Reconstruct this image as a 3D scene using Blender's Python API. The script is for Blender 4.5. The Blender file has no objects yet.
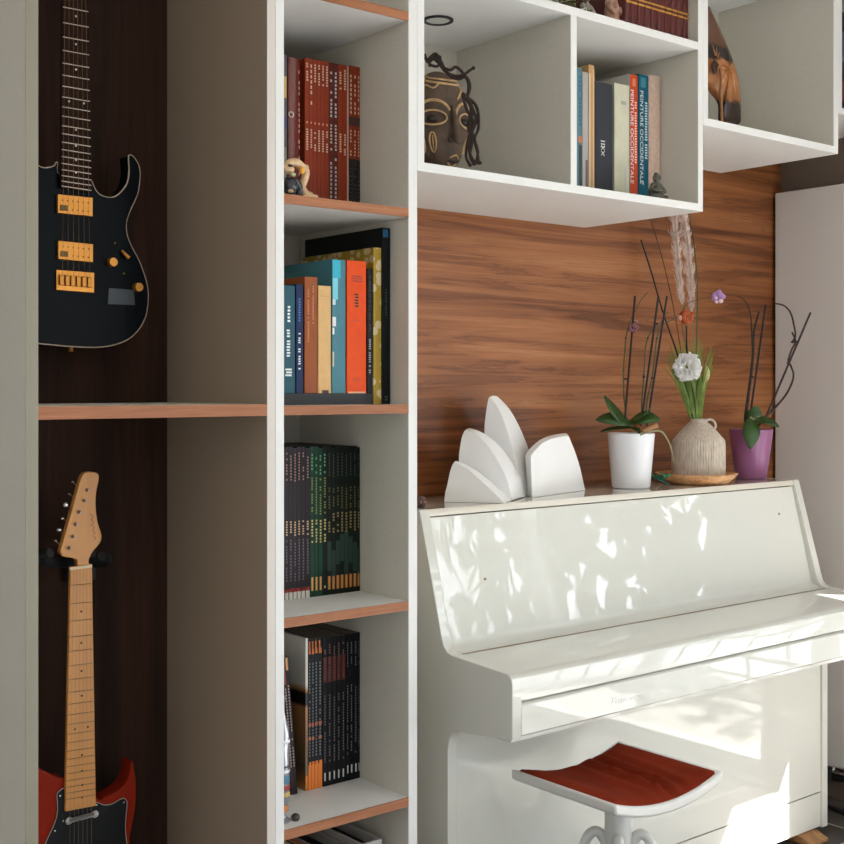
import bpy, bmesh, math, random
from mathutils import Vector, Matrix
random.seed(7)
C = bpy.context.scene.collection
H = 1.31                                    # camera height above the floor
F = 1235.0; CX = 422.0; HY = 388.0          # focal length and horizon in pixels
TH = math.atan(1012.0 / 1235.0)
S_, C_ = math.sin(TH), math.cos(TH)
YF, YB = 2.0, 2.413                         # cabinet fronts, wall surface

def at(px, py, Y):                          # the world point that a photo pixel shows on the plane Y
    u = (px - CX) / F; v = (HY - py) / F
    t = Y / (C_ - u * S_)
    return Vector(((S_ + C_ * u) * t, Y, v * t + H))
def atx(px, py, X):                         # ... on the plane X
    u = (px - CX) / F; v = (HY - py) / F
    t = X / (S_ + C_ * u)
    return Vector((X, (C_ - u * S_) * t, v * t + H))
def atd(px, py, d):                         # ... at forward distance d
    u = (px - CX) / F; v = (HY - py) / F
    return Vector(((S_ + C_ * u) * d, (C_ - u * S_) * d, v * d + H))
def V(x, y, z): return Vector((x, y, z + H))

# ------------------------------------------------------------------ materials
def srgb(c):
    r = []
    for v in c[:3]:
        v = v / 255.0
        r.append(v / 12.92 if v <= .04045 else ((v + .055) / 1.055) ** 2.4)
    return (r[0], r[1], r[2], 1)
MATS = {}
def mat(name, rgb, rough=.5, metal=0, coat=0, noise=0, scale=30, bump=0, spec=.5, trans=0, alpha=1, stretch=(1,1,1), emis=None, sub=0):
    if name in MATS: return MATS[name]
    m = bpy.data.materials.new(name); m.use_nodes = True
    nt = m.node_tree; b = nt.nodes['Principled BSDF']
    b.inputs['Base Color'].default_value = srgb(rgb)
    b.inputs['Roughness'].default_value = rough
    b.inputs['Metallic'].default_value = metal
    b.inputs['Coat Weight'].default_value = coat
    b.inputs['Coat Roughness'].default_value = .008
    b.inputs['Specular IOR Level'].default_value = spec
    b.inputs['Transmission Weight'].default_value = trans
    b.inputs['Alpha'].default_value = alpha
    if noise or bump:
        tc = nt.nodes.new('ShaderNodeTexCoord'); mp = nt.nodes.new('ShaderNodeMapping')
        mp.inputs['Scale'].default_value = stretch
        n = nt.nodes.new('ShaderNodeTexNoise'); n.inputs['Scale'].default_value = scale; n.inputs['Detail'].default_value = 5
        nt.links.new(tc.outputs['Object'], mp.inputs[0]); nt.links.new(mp.outputs[0], n.inputs['Vector'])
        if noise:
            r = nt.nodes.new('ShaderNodeValToRGB')
            c = srgb(rgb)
            r.color_ramp.elements[0].position = .3; r.color_ramp.elements[1].position = .7
            r.color_ramp.elements[0].color = tuple(v * (1 - noise) for v in c[:3]) + (1,)
            r.color_ramp.elements[1].color = tuple(min(1, v * (1 + noise)) for v in c[:3]) + (1,)
            nt.links.new(n.outputs['Fac'], r.inputs[0]); nt.links.new(r.outputs[0], b.inputs['Base Color'])
        if bump:
            bp = nt.nodes.new('ShaderNodeBump'); bp.inputs['Strength'].default_value = bump; bp.inputs['Distance'].default_value = .003
            nt.links.new(n.outputs['Fac'], bp.inputs['Height']); nt.links.new(bp.outputs[0], b.inputs['Normal'])
    MATS[name] = m
    return m
def wood(name, cols, stretch, scale=1.0, rough=.45, coat=0.0, fine=.35, lines=.5):
    # stretch: small along the grain, large across it
    m = bpy.data.materials.new(name); m.use_nodes = True
    nt = m.node_tree; b = nt.nodes['Principled BSDF']; L = nt.links; N = nt.nodes.new
    tc = N('ShaderNodeTexCoord')
    def noise(st, sc, det, dist=0, rough_=.55, src=None):
        mp = N('ShaderNodeMapping'); mp.inputs['Scale'].default_value = st
        L.new(src or tc.outputs['Object'], mp.inputs[0])
        n = N('ShaderNodeTexNoise'); n.inputs['Scale'].default_value = sc; n.inputs['Detail'].default_value = det
        n.inputs['Distortion'].default_value = dist; n.inputs['Roughness'].default_value = rough_
        L.new(mp.outputs[0], n.inputs['Vector']); return n
    broad = noise(tuple(v * .35 for v in stretch), 2.0 * scale, 3, .6)
    mid = noise(stretch, 3.0 * scale, 5, .9, .6)
    fin = noise(tuple(v if v < 2 else v * 9 for v in stretch), 3.0 * scale, 4, .2, .7)
    r = N('ShaderNodeValToRGB'); e = r.color_ramp.elements
    e[0].position = .34; e[0].color = srgb(cols[0]); e[1].position = .68; e[1].color = srgb(cols[-1])
    k = len(cols)
    for q_ in range(1, k - 1):
        el = e.new(.34 + .34 * q_ / (k - 1)); el.color = srgb(cols[q_])
    mixf = N('ShaderNodeMath'); mixf.operation = 'MULTIPLY_ADD'; mixf.inputs[1].default_value = .55
    half = N('ShaderNodeMath'); half.operation = 'MULTIPLY'; half.inputs[1].default_value = .45
    L.new(broad.outputs['Fac'], half.inputs[0]); L.new(mid.outputs['Fac'], mixf.inputs[0]); L.new(half.outputs[0], mixf.inputs[2])
    L.new(mixf.outputs[0], r.inputs[0])
    # thin dark growth lines: iso-lines of the middle noise
    ms = N('ShaderNodeMath'); ms.operation = 'MULTIPLY'; ms.inputs[1].default_value = 9
    L.new(mid.outputs['Fac'], ms.inputs[0])
    fr = N('ShaderNodeMath'); fr.operation = 'PINGPONG'; fr.inputs[1].default_value = 1; L.new(ms.outputs[0], fr.inputs[0])
    lr = N('ShaderNodeMapRange'); lr.inputs['From Min'].default_value = 0; lr.inputs['From Max'].default_value = .22
    lr.inputs['To Min'].default_value = 1 - lines; lr.inputs['To Max'].default_value = 1
    L.new(fr.outputs[0], lr.inputs['Value'])
    mr = N('ShaderNodeMapRange'); mr.inputs['From Min'].default_value = .3; mr.inputs['From Max'].default_value = .7
    mr.inputs['To Min'].default_value = 1 - fine; mr.inputs['To Max'].default_value = 1 + fine * .5
    L.new(fin.outputs['Fac'], mr.inputs['Value'])
    mm = N('ShaderNodeMath'); mm.operation = 'MULTIPLY'; L.new(lr.outputs[0], mm.inputs[0]); L.new(mr.outputs[0], mm.inputs[1])
    mu = N('ShaderNodeMixRGB'); mu.blend_type = 'MULTIPLY'; mu.inputs[0].default_value = 1
    L.new(r.outputs[0], mu.inputs[1]); L.new(mm.outputs[0], mu.inputs[2])
    L.new(mu.outputs[0], b.inputs['Base Color'])
    b.inputs['Roughness'].default_value = rough; b.inputs['Coat Weight'].default_value = coat; b.inputs['Specular IOR Level'].default_value = .3
    MATS[name] = m
    return m

M_white = mat('white lacquered board', (233, 232, 228), .45, noise=.015, scale=8)
M_side = mat('warm grey linen board', (214, 209, 196), .6, noise=.05, scale=240)
M_bay = mat('linen board shade tone', (160, 142, 124), .6, noise=.06, scale=240)  # board colour darkened to stand in for weak light in the bay
M_edge = wood('oiled cherry edge', [(150, 96, 64), (172, 112, 76), (186, 126, 90)], (1.5, 60, 60), 1, .5, fine=.2, lines=.15)
M_wall = wood('walnut veneer', [(74, 40, 20), (128, 76, 42), (160, 101, 60), (188, 127, 82)], (.40, 1, 8.5), 1.0, .42, fine=.22, lines=.32)
M_dark = wood('dark smoked veneer', [(30, 17, 10), (48, 29, 19), (60, 37, 24), (76, 47, 31)], (9, 3, .6), 1, .85, fine=.3, lines=.2)
M_piano = mat('ivory polyester lacquer', (224, 223, 213), .35, coat=1.0, spec=.2)
M_pianoedge = mat('ivory lacquer edge', (226, 218, 202), .15, coat=.8)
M_brass = mat('brass', (150, 118, 70), .35, metal=1)
M_gold = mat('gold plated metal', (206, 140, 62), .35, metal=.7)
M_chrome = mat('chrome', (200, 200, 200), .2, metal=1)
M_black = mat('matte black', (16, 16, 18), .5)
M_rad = mat('radiator enamel', (226, 222, 217), .4)
M_sidewall = mat('taupe wall paint', (120, 106, 94), .8, noise=.03, scale=60)
M_ceil = mat('ceiling paint', (236, 234, 228), .9)
M_paper = mat('book paper', (222, 208, 180), .85, noise=.06, scale=400, stretch=(1, .05, .05))
M_green = mat('orchid leaf green', (52, 84, 34), .35, noise=.25, scale=20)
M_stick = mat('dark plastic stake', (38, 20, 20), .5)
M_stem = mat('orchid stem green', (78, 84, 46), .5, noise=.2, scale=40)

# ------------------------------------------------------------------ mesh builder
class MB:
    def __init__(s): s.v = []; s.f = []; s.mi = []
    def add(s, vs, fs, mi=0):
        o = len(s.v); s.v += [Vector(p) for p in vs]; s.f += [tuple(i + o for i in f) for f in fs]; s.mi += [mi] * len(fs)
    def box(s, x0, x1, y0, y1, z0, z1, mi=0):
        s.add([(x0,y0,z0),(x1,y0,z0),(x1,y1,z0),(x0,y1,z0),(x0,y0,z1),(x1,y0,z1),(x1,y1,z1),(x0,y1,z1)],
              [(0,3,2,1),(4,5,6,7),(0,1,5,4),(1,2,6,5),(2,3,7,6),(3,0,4,7)], mi)
    def bz(s, x0, x1, y0, y1, z0, z1, mi=0): s.box(x0, x1, y0, y1, z0 + H, z1 + H, mi)
    def prism(s, pts, off, mi=0):           # pts: closed outline (Vectors), off: extrusion vector
        n = len(pts); off = Vector(off)
        s.add(list(pts) + [Vector(p) + off for p in pts],
              [tuple(range(n))[::-1], tuple(range(n, 2 * n))] + [(i, (i + 1) % n, n + (i + 1) % n, n + i) for i in range(n)], mi)
    def tube(s, pts, r0, r1=None, n=8, mi=0, smooth_path=True, flat=1.0):
        if r1 is None: r1 = r0
        pts = [Vector(p) for p in pts]
        if smooth_path and len(pts) > 2: pts = catmull(pts)
        m = len(pts); rings = []
        up = Vector((.13, .21, .97))
        for i, p in enumerate(pts):
            t = (pts[min(i + 1, m - 1)] - pts[max(i - 1, 0)]).normalized()
            a = t.cross(up)
            if a.length < 1e-3: a = t.cross(Vector((1, 0, 0)))
            a.normalize(); b = t.cross(a).normalized()
            q = i / max(1, m - 1)
            r = r0(q) if callable(r0) else r0 + (r1 - r0) * q
            rings.append([p + a * (r * math.cos(2*math.pi*k/n)) + b * (r * flat * math.sin(2*math.pi*k/n)) for k in range(n)])
        vs = [p for R in rings for p in R]; fs = []
        for i in range(m - 1):
            for k in range(n):
                fs.append((i*n+k, i*n+(k+1)%n, (i+1)*n+(k+1)%n, (i+1)*n+k))
        fs.append(tuple(range(n))[::-1]); fs.append(tuple((m-1)*n + k for k in range(n)))
        s.add(vs, fs, mi)
    def lathe(s, c, prof, n=32, mi=0, squash=(1, 1), ripple=None):  # prof: (r, z) pairs
        vs = []; fs = []; m = len(prof)
        for (r, z) in prof:
            for k in range(n):
                a = 2 * math.pi * k / n
                rr = r * (ripple(a, z) if ripple else 1)
                vs.append((c[0] + rr * math.cos(a) * squash[0], c[1] + rr * math.sin(a) * squash[1], c[2] + z))
        for i in range(m - 1):
            for k in range(n):
                fs.append((i*n+k, i*n+(k+1)%n, (i+1)*n+(k+1)%n, (i+1)*n+k))
        if prof[0][0] > 1e-5: fs.append(tuple(range(n))[::-1])
        if prof[-1][0] > 1e-5: fs.append(tuple((m-1)*n + k for k in range(n)))
        s.add(vs, fs, mi)
    def ball(s, c, r, mi=0, n=14, m=9, rot=None):
        rx, ry, rz = r if hasattr(r, '__len__') else (r, r, r)
        vs = []; fs = []
        for i in range(m + 1):
            ph = math.pi * i / m
            for k in range(n):
                a = 2 * math.pi * k / n
                p = Vector((rx * math.sin(ph) * math.cos(a), ry * math.sin(ph) * math.sin(a), -rz * math.cos(ph)))
                if rot is not None: p = rot @ p
                vs.append(Vector(c) + p)
        for i in range(m):
            for k in range(n):
                fs.append((i*n+k, i*n+(k+1)%n, (i+1)*n+(k+1)%n, (i+1)*n+k))
        s.add(vs, fs, mi)
    def leaf(s, base, tip, width, up=(0, 0, 1), bend=.0, n=10, fold=.15, shape=None, mi=0):
        base = Vector(base); tip = Vector(tip); up = Vector(up).normalized()
        d = tip - base; Ln = d.length; side = d.cross(up).normalized(); nn = side.cross(d).normalized()
        vs = []; fs = []
        for i in range(n + 1):
            t = i / n
            w = (shape(t) if shape else math.sin(math.pi * min(1, t * .93 + .05)) ** .75) * width * .5
            c = base + d * t + nn * (bend * Ln * math.sin(math.pi * t))
            vs += [c - side * w + nn * fold * w, c, c + side * w + nn * fold * w]
        for i in range(n):
            for j in range(2):
                a = i * 3 + j; fs.append((a, a + 1, a + 4, a + 3))
        s.add(vs, fs, mi)
    def build(s, name, m, parent=None, bevel=0, smooth=False, solid=0, segs=2, autos=None):
        org = Vector((0, 0, 0))
        p = parent
        while p is not None: org += p.location; p = p.parent
        me = bpy.data.meshes.new(name)
        me.from_pydata([v - org for v in s.v], [], s.f)
        for mm in (m if isinstance(m, (list, tuple)) else [m]): me.materials.append(mm)
        for i, pl in enumerate(me.polygons):
            pl.material_index = s.mi[i]; pl.use_smooth = smooth
        me.validate(); me.update()
        bm = bmesh.new(); bm.from_mesh(me)
        bmesh.ops.remove_doubles(bm, verts=bm.verts, dist=1e-6)
        bmesh.ops.recalc_face_normals(bm, faces=bm.faces); bm.to_mesh(me); bm.free()
        if smooth and hasattr(me, 'set_sharp_from_angle'): me.set_sharp_from_angle(angle=math.radians(autos or 45))
        o = bpy.data.objects.new(name, me); C.objects.link(o)
        if parent: o.parent = parent
        if solid:
            md = o.modifiers.new('t', 'SOLIDIFY'); md.thickness = solid; md.offset = 0
        if bevel:
            md = o.modifiers.new('b', 'BEVEL'); md.width = bevel; md.segments = segs; md.limit_method = 'ANGLE'; md.angle_limit = math.radians(35)
            for pl in me.polygons: pl.use_smooth = True
            if hasattr(me, 'set_sharp_from_angle'): me.set_sharp_from_angle(angle=math.radians(35))
            md.harden_normals = False
        return o
def catmull(P, k=6):
    out = []
    n = len(P)
    for i in range(n - 1):
        p0 = P[max(i-1, 0)]; p1 = P[i]; p2 = P[i+1]; p3 = P[min(i+2, n-1)]
        for j in range(k):
            t = j / k
            out.append(.5 * ((2*p1) + (p2-p0)*t + (2*p0-5*p1+4*p2-p3)*t*t + (3*p1-p0-3*p2+p3)*t**3))
    out.append(P[-1]); return out
def tag(o, label=None, cat=None, group=None, kind=None):
    if label: o['label'] = label
    if cat: o['category'] = cat
    if group: o['group'] = group
    if kind: o['kind'] = kind
    return o
def empty(name, loc, label=None, cat=None, group=None):
    o = bpy.data.objects.new(name, None); C.objects.link(o); o.location = loc; o.empty_display_size = .05
    return tag(o, label, cat, group)
def box_obj(name, m, parent, b, bevel=.0008):
    q = MB(); q.bz(*b); return q.build(name, m, parent, bevel=bevel)
def text_obj(name, txt, size, m, parent, mtx, ext=.0003, sx=1.0, font_space=1.0):
    cu = bpy.data.curves.new(name, 'FONT'); cu.body = txt; cu.size = size; cu.extrude = ext; cu.align_x = 'CENTER'; cu.align_y = 'CENTER'
    cu.space_character = font_space
    t = bpy.data.objects.new(name + '_tmp', cu); C.objects.link(t)
    bpy.context.view_layer.update()
    me = bpy.data.meshes.new_from_object(t.evaluated_get(bpy.context.evaluated_depsgraph_get()))
    bpy.data.objects.remove(t)
    me.transform(Matrix.Diagonal((sx, 1, 1, 1)))
    org = Vector((0, 0, 0)); p = parent
    while p is not None: org += p.location; p = p.parent
    me.transform(Matrix.Translation(-org) @ mtx)
    me.materials.clear(); me.materials.append(m)
    o = bpy.data.objects.new(name, me); C.objects.link(o); o.parent = parent
    return o
def frame_mtx(o, ex, ey):                   # text plane with x axis ex, y axis ey at point o
    ex = Vector(ex).normalized(); ey = Vector(ey).normalized(); ez = ex.cross(ey)
    m = Matrix.Identity(4)
    for i in range(3):
        m[i][0] = ex[i]; m[i][1] = ey[i]; m[i][2] = ez[i]; m[i][3] = o[i]
    return m

# ------------------------------------------------------------------ the setting
FL, CE = -1.31, 1.36
def struct(name, m, boxes, bevel=0):
    q = MB()
    for b in boxes: q.bz(*b)
    o = q.build(name, m, None, bevel=bevel); o['kind'] = 'structure'; return o
floor_m = bpy.data.materials.new('dark slate tiles'); floor_m.use_nodes = True
nt = floor_m.node_tree; b = nt.nodes['Principled BSDF']
tc = nt.nodes.new('ShaderNodeTexCoord'); br = nt.nodes.new('ShaderNodeTexBrick')
br.offset = 0; br.inputs['Scale'].default_value = 1; br.inputs['Brick Width'].default_value = .33; br.inputs['Row Height'].default_value = .33
br.inputs['Mortar Size'].default_value = .004; br.inputs['Color1'].default_value = srgb((98, 92, 86)); br.inputs['Color2'].default_value = srgb((84, 79, 74)); br.inputs['Mortar'].default_value = srgb((190, 186, 178))
nt.links.new(tc.outputs['Object'], br.inputs['Vector']); nt.links.new(br.outputs['Color'], b.inputs['Base Color'])
b.inputs['Roughness'].default_value = .25
struct('floor', floor_m, [(-3.0, 3.53, -3.0, 2.6, FL - .05, FL)])
struct('ceiling', M_ceil, [(-3.0, 3.53, -3.0, 2.6, CE, CE + .05)])
struct('wall_back', mat('plain plaster', (200, 194, 184), .9), [(-3.0, 3.70, 2.445, 2.6, FL, CE)])
struct('trim_1', M_wall, [(1.630, 3.519, YB + .002, 2.444, FL, CE)])          # walnut wall cladding
WY0, WY1, WT = -.35, 1.637, .93
struct('wall_right', M_sidewall, [(3.52, 3.66, WY1, 2.6, FL, CE), (3.52, 3.66, WY0, WY1, WT, CE), (3.52, 3.66, -.55, WY0, FL, CE), (3.52, 3.66, -2.2, -.55, WT, CE)])
# balcony door in the right wall
M_frame = mat('white window frame', (230, 230, 228), .4)
q = MB()
for (a, b_) in ((WY1 - .035, WY1), (.62, .70), (WY0, WY0 + .035)): q.bz(3.54, 3.60, a, b_, FL, WT)
q.bz(3.54, 3.60, WY0, WY1, WT - .045, WT)
q2 = MB(); q2.bz(3.54, 3.60, -.59, -.55, FL, WT); q2.bz(3.54, 3.60, -2.2, -.59, WT - .045, WT); q2.bz(3.54, 3.60, -2.2, -2.16, FL, WT - .045); o_ = q2.build('added_sun_window', M_frame); o_['kind'] = 'structure'  # second opening, added out of view so sun reaches the floor
q.bz(3.54, 3.60, WY0, WY1, FL, FL + .05)
w1 = q.build('window_1', M_frame); w1['kind'] = 'structure'
q = MB(); q.bz(3.565, 3.569, WY0 + .035, .62, FL + .05, WT - .045); q.bz(3.565, 3.569, .70, WY1 - .035, FL + .05, WT - .045)
gm = bpy.data.materials.new('window glass'); gm.use_nodes = True; nt = gm.node_tree; nt.nodes.clear()
out = nt.nodes.new('ShaderNodeOutputMaterial'); tr = nt.nodes.new('ShaderNodeBsdfTransparent'); gl = nt.nodes.new('ShaderNodeBsdfGlossy'); gl.inputs['Roughness'].default_value = .02
mx = nt.nodes.new('ShaderNodeMixShader'); mx.inputs[0].default_value = .06
nt.links.new(tr.outputs[0], mx.inputs[1]); nt.links.new(gl.outputs[0], mx.inputs[2]); nt.links.new(mx.outputs[0], out.inputs[0])
q.build('pane', gm, w1)
# balcony outside: deck, slab of the balcony above (gives the sun its upper edge), railing, a tree
M_conc = mat('pale concrete', (200, 196, 188), .8, noise=.05, scale=12)
OX = 4.19
struct('trim_2', M_conc, [(3.662, OX, -.98, 3.5, 1.37, 1.55)])
struct('trim_3', M_conc, [(3.662, 4.9, -2.5, 3.5, FL - .2, FL - .02)])
M_rail = mat('grey railing metal', (90, 92, 92), .5, metal=.3)
rl = empty('balcony_railing', V(4.8, .6, FL), 'grey metal balcony railing outside the glazed door', 'railing')
q = MB(); q.bz(4.78, 4.83, -2.0, 3.2, -.34, -.30); q.build('top_rail', M_rail, rl)
q = MB()
for i in range(24): q.bz(4.795, 4.812, -2.0 + i * .22, -1.985 + i * .22, FL - .02, -.34)
q.bz(4.795, 4.815, -2.0, 3.2, FL + .08, FL + .10); q.bz(4.795, 4.815, -2.0, 3.2, -.6, -.585)
q.build('bars', M_rail, rl)
tr_ = empty('garden_tree', V(7.6, -1.2, FL - 2), 'leafy green tree beyond the balcony', 'tree')
q = MB(); q.tube([V(7.6, -1.2, FL - 2), V(7.55, -1.1, 0), V(7.7, -1.0, 2.2)], .12, .04); q.build('trunk', mat('bark', (80, 64, 50), .9), tr_, smooth=True)
q = MB(); rr = random.Random(3)
for i in range(6200):
    while True:
        p = Vector((rr.uniform(-1, 1), rr.uniform(-1, 1), rr.uniform(-1, 1)))
        if .25 < p.length < 1: break
    c = V(7.7 + p.x * 1.5, -.8 + p.y * 3.6, 1.5 + p.z * 3.0)
    a = Vector((rr.uniform(-1, 1), rr.uniform(-1, 1), rr.uniform(-1, 1))).normalized() * .12
    b_ = a.cross(Vector((rr.uniform(-1, 1), rr.uniform(-1, 1), rr.uniform(-1, 1)))).normalized() * .06
    q.add([c - a, c + b_, c + a, c - b_], [(0, 1, 2, 3)])
q.build('foliage', mat('tree leaves', (70, 96, 44), .6), tr_)

q = MB(); q.bz(.3, 2.90, -1.8, .80, FL, FL + .010)  # added out of view: pale surface bouncing sun onto shelf undersides
tag(q.build('bounce_rug', mat('pale bounce wool', (222, 227, 232), .95, noise=.05, scale=200), None, bevel=.003), 'unseen pale floor covering added to bounce sunlight up to the cabinets', 'bounce_rug')
# ------------------------------------------------------------------ cabinets
T = .019
# guitar bay
X0, X1, X2, X3 = .789, .811, 1.259, 1.277     # panels of the bay
bay = empty('guitar_cabinet', V(1.03, YB, FL), 'tall open cabinet with dark wood back panel holding the two electric guitars', 'cabinet')
def side(name, parent, x0, x1, y0, y1, z0, z1, mi, em=None): # side board: faced in linen grey with a white front edge
    q = MB(); q.bz(x0, x1, y0 + .0015, y1, z0, z1); o = q.build(name, mi, parent)
    q = MB(); q.bz(x0, x1, y0, y0 + .0014, z0, z1); q.build('front_edge', em or M_white, o); return o
side('side_panel', bay, X0, X1, YF, YB, FL, CE - .01, M_side, mat('taupe edge', (142, 136, 118), .5))
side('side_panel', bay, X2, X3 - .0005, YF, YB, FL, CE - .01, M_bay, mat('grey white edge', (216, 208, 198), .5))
box_obj('back_panel', M_dark, bay, (X1, X2, YB - .012, YB, FL, CE - .01), 0)
box_obj('plinth', M_white, bay, (X1, X2, YF + .02, YF + .04, FL, FL + .08))
box_obj('base_board', M_white, bay, (X1, X2, YF, YB - .012, FL + .08, FL + .10))
sh = box_obj('shelf', M_side, bay, (X1, X2, YF + .004, YB - .012, -.053, -.031), 0)
box_obj('shelf_edge', M_edge, sh, (X1, X2, YF, YF + .004, -.053, -.031), 0)
# book column
A0, A1, A2, A3 = 1.2775, 1.2965, 1.603, 1.6255
ZS = [.7805, .373, -.034, -.4425, -.850, -1.2]
col = empty('bookcase', V(1.45, YB, FL), 'narrow white open bookcase with cherry coloured shelf edges, full of books', 'bookcase')
side('side_panel', col, A0, A1, YF, YB, FL, CE - .01, M_side)
side('side_panel', col, A2, A3, YF, YB, FL, CE - .01, M_side)
box_obj('back_panel', M_side, col, (A1, A2, YB - .008, YB, FL, CE - .01), 0)
for z in ZS:
    sh = box_obj('shelf', M_white, col, (A1, A2, YF + .004, YB - .008, z - .0185, z), 0)
    box_obj('shelf_edge', M_edge, sh, (A1, A2, YF, YF + .0038, z - .0185, z), 0)
# wall cabinet A
B0, B1, B2, B3, B4, B5 = 1.626, 1.645, 2.086, 2.106, 2.554, 2.5735
wa = empty('wall_cabinet', V(2.1, YB, .4537), 'white wall cabinet of open cubes with carved mask, art books and red bound volumes', 'cabinet')
box_obj('bottom_board', M_white, wa, (B0, B5, YF, YB, .4537, .4729), .0006)
side('side_panel', wa, B0, B1, YF, YB, .4729, 1.30, M_side)
side('side_panel', wa, B4, B5, YF, YB, .4729, 1.30, M_side)
box_obj('shelf', M_white, wa, (B1, B4, YF + .0003, YB - .008, .8675, .8870), .0005)
side('divider', wa, B2, B3, YF + .0003, YB - .008, .4729, .8675, M_side)
box_obj('back_panel', M_side, wa, (B1, B4, YB - .008, YB - .0002, .4729, 1.30), 0)
box_obj('top_board', M_white, wa, (B0, B5, YF, YB, 1.30, 1.319))
# recessed lamp under the shelf
c = at(436, 19.5, 2.2); lc = Vector((1.872, 2.225, .8672 + H))
lp = empty('recessed_spotlight', lc, 'round recessed spotlight with black rim in the cube ceiling above the mask', 'lamp')
q = MB(); q.lathe(lc, [(.0280, -.0002), (.0365, -.0004), (.0365, -.004), (.0335, -.0055), (.0280, -.004), (.0280, -.0002)], 40); q.build('rim', M_black, lp, smooth=True)
q = MB(); q.lathe(lc, [(.0001, -.0022), (.0275, -.0022), (.0275, -.0005)], 40); q.build('diffuser', mat('frosted diffuser', (205, 205, 200), .6), lp)
# wall cabinet B
D0, D1, D2, D3 = 2.5745, 2.594, 3.172, 3.195
wb = empty('wall_cabinet', V(2.9, YB, .677), 'large open white wall cube holding only the brown carved ornament', 'cabinet')
box_obj('bottom_board', M_white, wb, (D0, D3, YF, YB, .677, .697), .0006)
side('side_panel', wb, D0, D1, YF, YB, .697, 1.177, M_side)
side('side_panel', wb, D2, D3, YF, YB, .697, 1.177, M_side)
box_obj('top_board', M_white, wb, (D0, D3, YF, YB, 1.177, 1.197))
box_obj('back_panel', M_side, wb, (D1, D2, YB - .008, YB - .0002, .697, 1.177), 0)
# wall cabinet C
wc = empty('wall_cabinet', V(3.35, YB, .794), 'white wall cabinet in the corner, a sliver at the right edge of the photo', 'cabinet')
box_obj('bottom_board', M_white, wc, (3.1955, 3.519, YF, YB, .794, .813), .0006)
side('side_panel', wc, 3.1955, 3.2145, YF, YB, .813, 1.25, M_side)
side('side_panel', wc, 3.50, 3.519, YF, YB, .813, 1.25, M_side)
box_obj('top_board', M_white, wc, (3.1955, 3.519, YF, YB, 1.25, 1.269))
box_obj('back_panel', M_side, wc, (3.2145, 3.50, YB - .008, YB - .0002, .813, 1.25), 0)

# radiator
rd = empty('panel_radiator', V(3.49, 2.05, -1.2), 'tall flat white panel radiator on the right wall behind the piano', 'radiator')
q = MB(); q.bz(3.468, 3.505, 1.72, 2.403, -1.195, .640); q.build('panel', M_rad, rd, bevel=.003)
for y in (1.85, 2.25):
    for z in (-1.0, .3):
        q = MB(); q.bz(3.505, 3.519, y, y + .05, z, z + .05); q.build('bracket', M_rad, rd)
q = MB(); q.tube([V(3.488, 2.38, -1.215), V(3.488, 2.1, -1.216), V(3.488, 1.8, -1.215)], .010, n=10)
q.tube([V(3.488, 2.2, -1.195), V(3.488, 2.2, -1.216)], .009); q.build('pipe', M_chrome, rd, smooth=True)
q = MB(); q.tube([V(3.484, 2.215, -1.20), V(3.484, 2.215, -1.245)], .018, .015, n=14); q.tube([V(3.484, 2.12, -1.21), V(3.484, 2.16, -1.23), V(3.484, 2.20, -1.235)], .008); q.build('valve', M_black, rd, smooth=True)
q = MB(); q.tube([V(3.49, 2.36, FL + .012), V(3.42, 2.2, FL + .009), V(3.40, 2.05, FL + .009), V(3.44, 1.85, FL + .009), V(3.41, 1.6, FL + .009)], .0085)
tag(q.build('power_cable', M_black, None, smooth=True), 'black cable lying on the floor beside the right end of the piano', 'cable')

# ------------------------------------------------------------------ piano
PX0, PX1 = 1.7525, 3.220
ZT = -.2740
po = empty('upright_piano', V((PX0 + PX1) / 2, 2.2, -1.285), 'glossy ivory white upright piano with closed keyboard lid', 'piano')
prof = [(2.395, ZT), (2.150, ZT), (2.146, ZT - .004), (2.081, -.511), (2.072, -.545), (2.064, -.566), (2.052, -.578), (2.036, -.5815),
        (1.866, -.5905), (1.855, -.5935), (1.848, -.600), (1.846, -.610), (1.846, -.722), (1.849, -.7265), (1.90, -.731), (1.99, -.7405),
        (2.020, -.744), (2.036, -.752), (2.046, -.768), (2.050, -.792), (2.050, -1.285), (2.395, -1.285)]
for x0 in (PX0, PX1 - .027):
    q = MB(); q.prism([V(x0, y, z) for y, z in prof], (.027, 0, 0)); q.build('side_panel', M_piano, po, bevel=.0015)
xi0, xi1 = PX0 + .0275, PX1 - .0275
q = MB(); q.prism([V(xi0, y, z) for y, z in [(2.395, ZT - .0005), (2.151, ZT - .0005), (2.1485, ZT - .004), (2.145, -.2895), (2.151, -.2915), (2.395, -.2915)]], (xi1 - xi0, 0, 0)); q.build('top_lid', M_pianoedge, po, bevel=.001)
q = MB(); q.prism([V(xi0, y, z) for y, z in [(2.1515, -.2935), (2.0865, -.560), (2.0835, -.5685), (2.078, -.5750), (2.070, -.5795), (2.060, -.5820), (2.046, -.5835), (2.046, -.600), (2.104, -.600), (2.168, -.2935)]], (xi1 - xi0, 0, 0)); up = q.build('upper_panel', M_piano, po, bevel=.0008)
for px, py in ((485, 579), (779, 514)):
    # screw caps on the tilted face
    k = 0
    for it in range(30):
        pass
    u = (px - CX) / F; v = (HY - py) / F
    # intersect with plane through (2.1515,-.2935),(2.0875,-.556)
    sl = (2.1515 - 2.0875) / (.2625)
    # Y = 2.1515 + sl*(z+.2935); Y=t*a, z=t*v
    a = C_ - u * S_
    t = (2.1515 + sl * .2935) / (a - sl * v)
    p = Vector(((S_ + C_ * u) * t, a * t, v * t + H))
    q = MB(); q.ball(p, (.0035, .002, .0035)); q.build('screw_cap', M_brass, up, smooth=True)
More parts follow.
